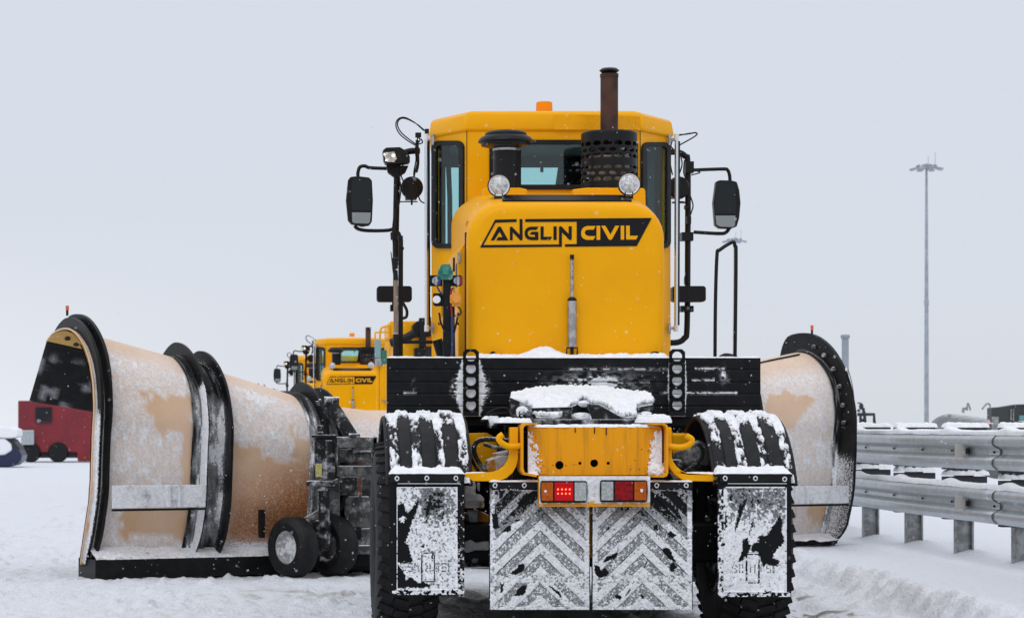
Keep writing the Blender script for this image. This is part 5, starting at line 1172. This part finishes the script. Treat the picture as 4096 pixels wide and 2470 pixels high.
# caster assembly
CYY = 22.72
mb = MB().pprism([(1258, 1741), (1340, 1741), (1340, 1915), (1270, 1925), (1262, 1900)], CYY, .18).ptube([(1282, 1742, CYY + .05), (1282, 1728, CYY + .05)], .028, 14).ptube([(1282, 1724, CYY), (1282, 1700, CYY)], .03, 14).pbox(1247, 1345, 1738, 1750, CYY - .02, .2)
mb.pprism([(1227, 1925), (1240, 1922), (1330, 1922), (1352, 1912), (1352, 1925), (1328, 1942), (1240, 1944), (1227, 1940)], CYY - .03, .24).ptube([(1296, 1940, CYY + .06), (1296, 2110, CYY + .06)], .05, 18).pbox(1262, 1322, 1945, 1962, CYY - .01, .12).ptube([(1315, 1760, CYY - .03), (1315, 1850, CYY - .03)], .035, 14)
mb.build('caster_column', M['dirty'], pl, bev=.006)
MB().pbox(1262, 1287, 1852, 1906, CYY - .006, .004).build('label_plate', M['label'], pl); MB().pbox(1262, 1287, 1845, 1852, CYY - .006, .004).build('label_strip', M['blue'], pl)
mb = MB().pbox(1340, 1510, 1746, 1790, CYY + .05, .12).pbox(1340, 1510, 1862, 1905, CYY + .05, .12).pbox(1340, 1352, 1746, 1905, CYY + .05, .12).pbox(1490, 1510, 1746, 1905, CYY + .05, .12)
mb.ptube([(1410, 1822, CYY + .2), (1485, 1822, CYY + .2)], .05, 16).pbox(1360, 1412, 1795, 1850, CYY + .2, .1).pbox(1350, 1500, 1745, 2210, CYY + .55, .2).pprism([(1380, 2000), (1395, 1985), (1478, 1985), (1485, 2110), (1395, 2110), (1378, 2060)], CYY + .35, .2).pprism([(1410, 2115), (1490, 2110), (1495, 2200), (1412, 2200)], CYY + .3, .2).pbox(1360, 1430, 1905, 1980, CYY + .4, .1)
mb.pprism([(1215, 2070), (1278, 2035), (1278, 1945), (1340, 1940), (1360, 1905), (1360, 2080), (1310, 2090)], CYY + .35, .08).pbox(1415, 1500, 2180, 2215, CYY + .2, .3)
mb.build('push_frame', M['grey_dirty'], pl, bev=.01)
MB().pbox(1432, 1448, 1800, 1985, CYY + .33, .03).build('rusty_bar', mat('rusty_bar', (.2, .08, .04), .8, dust=.2), pl)
MB().pprism([(1425, 2105), (1445, 2105), (1445, 2150), (1420, 2150)], CYY + .28, .03).pbox(1350, 1510, 2215, 2262, CYY + .4, 1.2).pprism([(1372, 1985), (1395, 1975), (1370, 2040), (1360, 2040)], CYY + .4, .1).build('dark_gap', M['black_metal'], pl)
ax = Vector((-.76, -.65, 0)).normalized()
for k_, (px, py) in enumerate(((1172, 2183), (1332, 2185))):
    Yw = CYY + .06 + (.0 if k_ == 0 else .30); c_ = K(px, py, Yw); c_.z = .28; Rw = .28; w_ = .2
    wc = MB().lathe([(Rw * .56, -w_ / 2), (Rw * .80, -w_ / 2 - .01), (Rw * .95, -w_ / 2 + .02), (Rw, -w_ / 2 + .05), (Rw, w_ / 2 - .05), (Rw * .95, w_ / 2 - .02), (Rw * .80, w_ / 2 + .01), (Rw * .56, w_ / 2), (Rw * .54, w_ / 2 - .03), (Rw * .54, -w_ / 2 + .03)], c_, ax, 48, cap=False).build('caster_tyre', M['rubber'], pl)
    MB().lathe([(Rw * .56, -w_ / 2 + .02), (Rw * .56, w_ / 2 - .02), (Rw * .50, w_ / 2 - .015), (Rw * .45, w_ / 2 - .05), (Rw * .2, w_ / 2 - .045), (.02, w_ / 2 - .03)], c_, ax, 32).build('caster_rim', M['grey_dirty'] if k_ else mat('snowy_rim', (.30, .30, .30), .8, dust=.55, dscale=9, bump=.6), wc)
a = K(1172, 2183, CYY + .06); b_ = K(1332, 2185, CYY + .36); a.z = b_.z = .28
MB().tube([a, b_], .035, 12).pprism([(1262, 2080), (1325, 2085), (1318, 2200), (1270, 2200)], CYY + .12, .12).build('axle', M['dirty'], pl, bev=.01)

# ------------------------------------------------------------------ copies: the two trucks further on
for dx, dy, dz, lab in ((-.22, 40.6, -.27, 'second yellow plough truck ahead, its beacon and lettered hood showing past the black headboard'),
                        (-.62, 51.5, -.37, 'farthest yellow plough truck, mostly hidden behind the second one at its left')):
    c = dup(tr.o); c.location = tr.org + Vector((dx, dy, dz)); c['label'] = lab

# ------------------------------------------------------------------ yellow loader-like vehicle between
lo_ = T('snow_blower', (3.4, 47, -.2), 'yellow vehicle with ladder and teal mirror half hidden behind the nearest truck', 'vehicle')
yb = 46.0
MB().pbox(1560, 1980, 1283, 1345, yb, 2.5).pbox(1580, 1980, 1345, 1880, yb + .4, 4.5).build('body', M['yellow'], lo_, bev=.03)
MB().pbox(1700, 1940, 1385, 1560, yb + .38, .04).build('rear_window', M['darkv'], lo_, bev=.01)
for wx_ in (2.35, 3.65):
    for wy_ in (yb + .9, yb + 4.1): MB().lathe([(.2, 0), (.5, 0), (.58, .06), (.58, .38), (.5, .44), (.2, .44)], (wx_, wy_, .36), (1, 0, 0), 32).build('wheel', M['rubber'], lo_)
MB().pprism([(1598, 1432), (1605, 1390), (1622, 1360), (1645, 1346), (1700, 1346), (1700, 1432)], yb - .2, 1.5).build('hood', M['yellow'], lo_, bev=.05)
MB().ptube([(1560, 1372, yb - .5), (1620, 1352, yb - .5), (1660, 1330, yb - .5)], .08, 14, 3).pprism([(1650, 1300), (1665, 1285), (1725, 1265), (1725, 1345), (1665, 1345), (1650, 1335)], yb - .4, .4).pbox(1658, 1700, 1390, 1425, yb - .5, .3).pbox(1676, 1705, 1270, 1390, yb - .45, .1).build('air_duct', M['black'], lo_, bev=.02)
mb = MB()
for x in (1511, 1524, 1533, 1543): mb.ptube([(x, 1640, yb), (x, 1462, yb)], .03, 8)
mb.ptube([(1520, 1355, yb), (1521, 1325, yb), (1530, 1308, yb), (1558, 1303, yb)], .02, 8, 4).ptube([(1500, 1360, yb), (1501, 1333, yb), (1510, 1328, yb), (1558, 1328, yb)], .016, 8, 4).ptube([(1557, 1300, yb), (1558, 1470, yb)], .022).ptube([(1522, 1440, yb), (1522, 1520, yb), (1545, 1500, yb)], .02)
for y in (1500, 1545, 1590): mb.ptube([(1510, y, yb), (1545, y - 3, yb)], .02, 8)
mb.build('ladder', M['yellow'], lo_)
MB().pbox(1499, 1524, 1356, 1430, yb - .1, .05).build('mirror', mat('pale_teal_mirror', (.22, .36, .36), .2, attr=False), lo_, bev=.01)
MB().pbox(1500, 1526, 1432, 1462, yb - .1, .08).pbox(1528, 1548, 1595, 1602, yb - .1, .1).build('control_box', M['steel'], lo_, bev=.01)
MB().pbox(1528, 1548, 1400, 1455, yb + .3, .05).build('window', M['teal'], lo_)

# ------------------------------------------------------------------ guard rail
gr_ = T('guard_rail', (6.4, 24, .15), 'long galvanised double guard rail with snow along its top and snow drifts at its posts', 'guard rail')
RX = 6.30
def wprof(zt_, zb_, n_=60):                          # W-beam: x offset (towards the lane is negative) over height
    v = np.linspace(0, 1, n_); z = zt_ + (zb_ - zt_) * v
    x = .0 - .040 * (1 - np.cos(2 * math.pi * (v * 2 - 0))) / 2 * 2 * .5
    u = (v * 2) % 1
    cp_ = np.interp(v, [0, .03, .14, .30, .42, .58, .70, .86, .97, 1], [-.03, -.045, -.083, -.083, -.008, -.008, -.083, -.083, -.045, -.03])
    x = cp_
    k_ = np.ones(5) / 5; x = np.convolve(np.pad(x, 2, 'edge'), k_, 'valid')
    return x, z
ends = [(35, 20.02 + 1.78), (20.02 + 1.85, 8.0)]
for zt_, zb_, nm in ((1.325, 1.008, 0), (.85, .54, 1)):
    x, z = wprof(zt_, zb_)
    for k_, (y0_, y1_) in enumerate(((38, 21.42), (21.52, 14.8), )):
        yy = np.linspace(y0_, y1_, 60)
        A = np.zeros((60, 60, 3)); A[..., 0] = RX + x[None, :] - (.006 if k_ == 0 else 0); A[..., 1] = yy[:, None]; A[..., 2] = z[None, :] + .006 * np.sin(yy[:, None] * .7)
        if k_ == 0:                                  # lapped end that follows the bolts
            A[-1, :, 1] -= .0; 
        o = MB().grid(A).build('rail_beam', M['galv'], gr_, ang=50, solid=.004)
    # lap line
    pts = [(RX + x[j] - .012, 21.42, z[j]) for j in range(0, 60, 2)]
    MB().tube(pts, .0035, 5).build('lap_edge', M['darkv'], gr_)
    mb = MB(); zm = (zt_ + zb_) / 2
    for yv in (26.3, 25.1, 24.0, 22.95, 21.6):
        mb.lathe([(.012, 0), (.009, -.012)], (RX - .02, yv, zm), (1, 0, 0), 8)
    for yv in (21.72, 21.55):
        for dz in (.09, -.09): mb.lathe([(.014, 0), (.011, -.012)], (RX - .05, yv, zm + dz), (1, 0, .3 if dz > 0 else -.3), 8)
        for dz in (.142, -.142): mb.lathe([(.013, 0), (.011, -.012)], (RX - .03, yv, zm + dz), (1, 0, .3), 8)
    mb.build('bolt', M['darkv'], gr_)
    MB().box(RX - .055, RX + .0, 22.37, 22.40, zm - .025, zm + .028).build('reflector_bracket', M['darkv'], gr_)
    # reflector plate
    yr = 22.38; mb = MB().prism([[(RX - .15, zm + .075), (RX - .045, zm + .035), (RX - .045, zm - .03), (RX - .15, zm - .07)]], lambda a, c: Vector((a, yr, c)), (0, .008, 0)); mb.build('reflector', M['slot'], gr_)
    # snow along the top edge
    ny = 700; yy = np.linspace(38, 14.8, ny); nx_ = 9; t = np.linspace(0, 1, nx_)
    bulge = fbm(yy * 1.3, yy * 0, s=161 + nm); G = np.zeros((ny, nx_, 3))
    hgt = .022 + .022 * bulge
    for k_ in range(-3, 8): hgt = hgt + .028 * np.exp(-((yy - (25.2 + 1.83 * k_ - .35)) / .16) ** 2)
    drop = .004 + .016 * fbm(yy * 3.5, yy * 0 + 5, s=163 + nm)
    for j in range(nx_):
        a = math.pi * t[j]; G[:, j, 0] = RX - .045 * np.cos(a) * 1.3 - .012; G[:, j, 1] = yy
        G[:, j, 2] = zt_ - .002 + hgt * math.sin(a) ** .7 - (drop if j == 0 else 0) * 1.0 + .006 * fbm(yy * 25, yy * 0 + j, s=165)
    G[:, 0, 0] = RX - .062
    MB().grid(G).build('snow_cap', M['snow'], gr_, ang=180)
for k_ in range(-3, 7):
    yp = 25.2 + 1.83 * k_
    if yp < 15: continue
    mb = MB()
    x0 = 6.42
    prof = [(x0, 0), (x0 + .018, 0), (x0 + .018, .035), (x0 + .10, .022), (x0 + .165, .05), (x0 + .165, 0), (x0 + .180, 0), (x0 + .180, .062), (x0 + .10, .034), (x0 + .006, .047), (x0, .047)]
    mb.prism([prof], lambda a, c: Vector((a, yp + c, -.02)), (0, 0, 1.30))
    po = mb.build('post', M['galv_post'], gr_)
    mb = MB()
    for zc_ in (1.368, .995, .868, .525): mb.box(RX + .02, 6.72, yp - .02, yp + .10, zc_ - .010, zc_ + .012 if zc_ != .868 else zc_ + .05)
    mb.build('spacer_plate', M['darkv'], gr_, bev=.003)
    mb = MB()
    for zc_, hh in ((1.380, .045), (.93, .05)): mb.slab(RX + .02, 6.74, yp - .05, yp + .13, zc_, hh, 171 + k_, .012, .35)
    mb.build('snow_cap', M['snow'], gr_, ang=180)

# ------------------------------------------------------------------ vent pipe behind the plough
vp = T('vent_pipe', (K(3381, 0, 30).x, 30, .1), 'grey capped pipe standing behind the right end of the plough', 'pipe')
xx = K(3381, 0, 30).x
MB().lathe([(.042, .1), (.042, K(0, 1350, 30).z)], (xx, 30, 0), n=20).build('pipe', M['mast'], vp)
zc = K(0, 1352, 30).z; MB().lathe([(.052, zc), (.056, zc + .01), (.056, zc + .035), (.044, zc + .045)], (xx, 30, 0), n=20).lathe([(.046, 1.95), (.046, 1.98)], (xx, 30, 0), n=20).build('cap', M['mast'], vp)
# ------------------------------------------------------------------ high masts
def mast(px, Yd, topy, label, first=None):
    zt_ = EYE + (VY - topy) / F * Yd
    t_ = T('light_mast', (K(px, 0, Yd).x, Yd, -.3), label, 'light mast', 'floodlight masts in the distance'); x = t_.org.x
    MB().lathe([(.27, -.3), (.25, zt_ * .3), (.21, zt_ * .6), (.20, zt_ * .62), (.13, zt_), (.13, zt_ + .5)], (x, Yd, 0), n=16).lathe([(.27, zt_ * .49), (.27, zt_ * .51)], (x, Yd, 0), n=12).build('pole', M['mast'], t_)
    MB().box(x - .55, x + .12, Yd - .6, Yd - .2, -.3, 1.6).box(x - .66, x - .50, Yd - .55, Yd - .2, -.3, 1.1).build('switch_box', M['mast'], t_)
    MB().lathe([(.9, zt_ - .05), (.9, zt_ + .05)], (x, Yd, 0), n=20).tube([(x + .2, Yd, zt_), (x + .2, Yd, zt_ + 1.4)], .03).tube([(x + 1.0, Yd, zt_), (x + 1.0, Yd, zt_ + 1.8)], .03).build('crown_ring', M['mast'], t_)
    for k_ in range(8):
        a = 2 * math.pi * k_ / 8 + .2; d = Vector((math.cos(a), math.sin(a), 0)); c_ = Vector((x, Yd, zt_)) + d * 1.45 + Vector((0, 0, -.05))
        Mr = Matrix.Rotation(a, 3, 'Z') @ Matrix.Rotation(R(14), 3, 'Y')
        MB().obox(c_, .95, .6, .16, Mr).obox(Vector((x, Yd, zt_ + .18)) + d * 1.0, .35, .3, .3, Mr).build('floodlight', M['mast'], t_)
mast(3706, 285, 672, 'tall floodlight mast standing clear above the guard rail')
mast(2938, 385, 963, 'more distant floodlight mast whose head shows over the black hooped hand rail')
# ------------------------------------------------------------------ tanker
tk = T('tanker_truck', (16.5, 60, -.3), 'grey tank lorry with dark cab parked beyond the guard rail', 'truck')
a, b_ = Vector((K(3795, 0, 64).x, 64, K(0, 1700, 64).z)), Vector((K(3995, 0, 56).x, 56, 1.2))
d = (b_ - a).normalized(); Lk = (b_ - a).length
MB().lathe([(.15, 0), (.42, .03), (.60, .15), (.66, .4), (.66, Lk), (.5, Lk + .1)], a + Vector((0, 0, -.35)), d, 40).build('tank', M['grey_tank'], tk)
mb = MB()
for q in (.22, .42, .62, .82): mb.lathe([(.675, q * Lk), (.675, q * Lk + .06)], a + Vector((0, 0, -.35)), d, 40, cap=False)
mb.build('tank_band', M['grey_tank'], tk)
yk = 57.
mb = MB().ptube([(3869, 1641, 60), (3869, 1618, 60), (3874, 1614, 60), (3882, 1640, 60)], .02, 6, 4).ptube([(3928, 1636, 58), (3945, 1615, 58), (3955, 1614, 58), (3960, 1620, 58), (3960, 1634, 58)], .02, 6, 4).ptube([(3853, 1650, 61), (3853, 1634, 61), (3866, 1633, 61)], .04, 8)
mb.pbox(3796, 1 + 3804, 1656, 1668, 62, .1).build('tank_rail', M['galv_post'], tk)
MB().pprism([(3966, 1630), (4010, 1626), (4070, 1616), (4150, 1614), (4150, 1760), (3966, 1760)], 55, .35).build('cab', mat('dark_olive_paint', (.035, .038, .038), .5, col2=(.02, .02, .022), nscale=1), tk, bev=.05)
MB().pbox(4077, 4140, 1660, 1678, 54.97, .02).build('window', mat('teal_window', (.10, .28, .29), .15), tk)
MB().pbox(3968, 3996, 1665, 1720, 54.97, .03).pbox(4042, 4048, 1635, 1680, 54.96, .03).pbox(4052, 4057, 1634, 1684, 54.96, .03).build('side_panel', M['galv_post'], tk, bev=.01)
MB().box(*[K(4072, 0, 55).x, K(4150, 0, 55).x, 54.8, 55, K(0, 1684, 55).z, K(0, 1681, 55).z]).build('snow_ledge', M['snow'], tk)
cn = T('traffic_cone', (K(3954, 0, 50).x, 50, .9), 'small pink and white cone in front of the grey tank', 'traffic cone')
MB().lathe([(.05, K(0, 1691, 50).z), (.012, K(0, 1676, 50).z)], (cn.org.x, 50, 0), n=14).build('cone', mat('faded_pink_plastic', (.6, .36, .34), .5), cn)
MB().box(cn.org.x - .07, cn.org.x + .07, 49.9, 50.1, K(0, 1694, 50).z, K(0, 1690, 50).z).build('base', M['white'], cn)
# ------------------------------------------------------------------ distant machine with mirror arms beyond the plough
dm = T('distant_machine', (K(3465, 0, 56).x, 56, -.3), 'dark frame with mirror arm of a machine showing just right of the plough', 'machine')
mb = MB().ptube([(3430, 1656, 56), (3496, 1656, 56), (3498, 1705, 56)], .04, 6).ptube([(3430, 1610, 56), (3448, 1612, 56)], .015, 6).ptube([(3452, 1630, 56), (3458, 1660, 56), (3462, 1705, 56)], .035, 6).ptube([(3442, 1658, 56), (3442, 1705, 56)], .03, 6)
mb.build('frame', M['darkv'], dm)
MB().pprism(rrect(3440, 3454, 1614, 1636, 5), 56, .1).pprism(rrect(3445, 3463, 1673, 1686, 5), 56, .1).pprism(circ(3437, 1641, 5), 56, .1).build('mirror', M['darkv'], dm)
# ------------------------------------------------------------------ red service vehicle, left
rv = T('service_truck', (K(220, 0, 114).x, 114, -.3), 'dark red box bodied truck seen through the open end of the plough', 'truck')
MB().pprism([(72, 1601), (372, 1601), (372, 1843), (310, 1843), (308, 1808), (92, 1808), (88, 1724), (72, 1712)], 114, 3).build('body', M['redv'], rv, bev=.05)
MB().pbox(141, 206, 1627, 1688, 113.9, .1).build('vent', M['darkv'], rv)
mb = MB()
for q in range(7): mb.pbox(142, 205, 1630 + q * 8, 1632.5 + q * 8, 113.86, .05)
mb.build('vent_slat', M['rubber'], rv)
MB().pbox(84, 136, 1719, 1778, 113.7, .3).build('locker', M['galv'], rv, bev=.03)
MB().pbox(95, 310, 1803, 1830, 114.2, 1).build('chassis', M['darkv'], rv)
for px in (122, 232):
    p = K(px, 1822, 113.9); MB().lathe([(.22, -.02), (.42, -.02), (.46, .05), (.46, .35), (.2, .36)], (p.x, 113.85, -.3 + .46), (0, 1, 0), 28).build('wheel', M['rubber'], rv)
p = K(340, 1829, 113.9); MB().lathe([(.06, 0), (.06, .05)], p, (0, 1, 0), 12).build('marker_lamp', M['amber'], rv)
# ------------------------------------------------------------------ snow covered blue vehicle at the left edge
bv = T('blue_vehicle', (K(0, 0, 100).x, 100, -.3), 'dark blue rounded vehicle front under heavy snow at the left edge', 'vehicle')
sc_ = 100 / F
MB().pprism([(-170, 1800), (60, 1790), (78, 1800), (88, 1820), (84, 1840), (60, 1860), (30, 1866), (-170, 1866)], 100, 2.2).build('bumper', M['bluev'], bv, bev=.12)
MB().pprism([(-170, 1740), (20, 1742), (52, 1758), (78, 1790), (80, 1805), (60, 1822), (-170, 1830)], 100.1, 2).build('body', M['darkv'], bv, bev=.1)
MB().pprism([(-170, 1700), (40, 1706), (70, 1716), (72, 1745), (40, 1752), (-170, 1745)], 99.9, 2).pprism([(-60, 1756), (18, 1752), (44, 1775), (48, 1800), (20, 1818), (-60, 1822)], 99.95, .2).build('snow_layer', M['snow'], bv, bev=.12)
bk = MB(); X, Y = np.meshgrid(np.linspace(-22, -13, 60), np.linspace(126, 134, 20), indexing='ij')
h_ = 1.15 * np.exp(-((Y - 130) / 2.2) ** 2) * (1 - sst(-15, -13, X)) * (.7 + .6 * fbm(X * .8, Y * .8, s=181))
bk.grid(np.stack([X, Y, -.32 + h_], -1)); bo = bk.build('snow_bank', M['snow'], ang=180); bo['label'] = 'low far snow bank behind the blue vehicle'; bo['kind'] = 'structure'
# ------------------------------------------------------------------ red roofs far away
r1 = T('distant_red_truck', (K(1120, 0, 150).x, 150, -.3), 'low red roof showing between the plough and the farthest truck mirrors', 'truck')
MB().pbox(1075, 1200, 1562, 1720, 150, 3).pbox(1085, 1100, 1553, 1562, 150.2, .5).pbox(1105, 1110, 1556, 1562, 150.2, .5).build('body', M['redv'], r1, bev=.05); MB().pbox(1074, 1201, 1559, 1562, 149.9, 3).build('snow_layer', M['snow'], r1)
r2 = T('distant_red_cab', (K(1040, 0, 140).x, 140, -.3), 'small red cab roof with stubby chimney peeping over the tan plough', 'truck')
MB().pbox(1014, 1062, 1541, 1720, 140, 3).pbox(1030, 1036, 1531, 1541, 140.2, .2).pbox(1054, 1060, 1535, 1541, 140.2, .2).build('body', M['redv'], r2, bev=.05)
MB().pbox(1014, 1062, 1539.5, 1541.5, 139.9, 3).build('snow_layer', M['snow'], r2)
# ------------------------------------------------------------------ falling snow
rng = random.Random(9); mb = MB()
for i in range(5000):
    Yd = 5 + 24 * rng.random() ** .8
    px = rng.uniform(-150, 4250); py = rng.uniform(-100, 2500); c_ = K(px, py, Yd)
    if c_.z < .05: continue
    r_ = rng.uniform(.0009, .0023); h = r_ * rng.uniform(.8, 1.6)
    mb.add([c_ + Vector(v) for v in ((r_, 0, 0), (-r_, 0, 0), (0, r_, 0), (0, -r_, 0), (0, 0, h), (0, 0, -h))], [(0, 2, 4), (2, 1, 4), (1, 3, 4), (3, 0, 4), (2, 0, 5), (1, 2, 5), (3, 1, 5), (0, 3, 5)])
so = mb.build('falling_snow', M['snow']); so['kind'] = 'stuff'; so['label'] = 'fine snowflakes drifting in the air'; so['category'] = 'snow'
for o in bpy.data.objects:
    if '_o' in o: del o['_o']
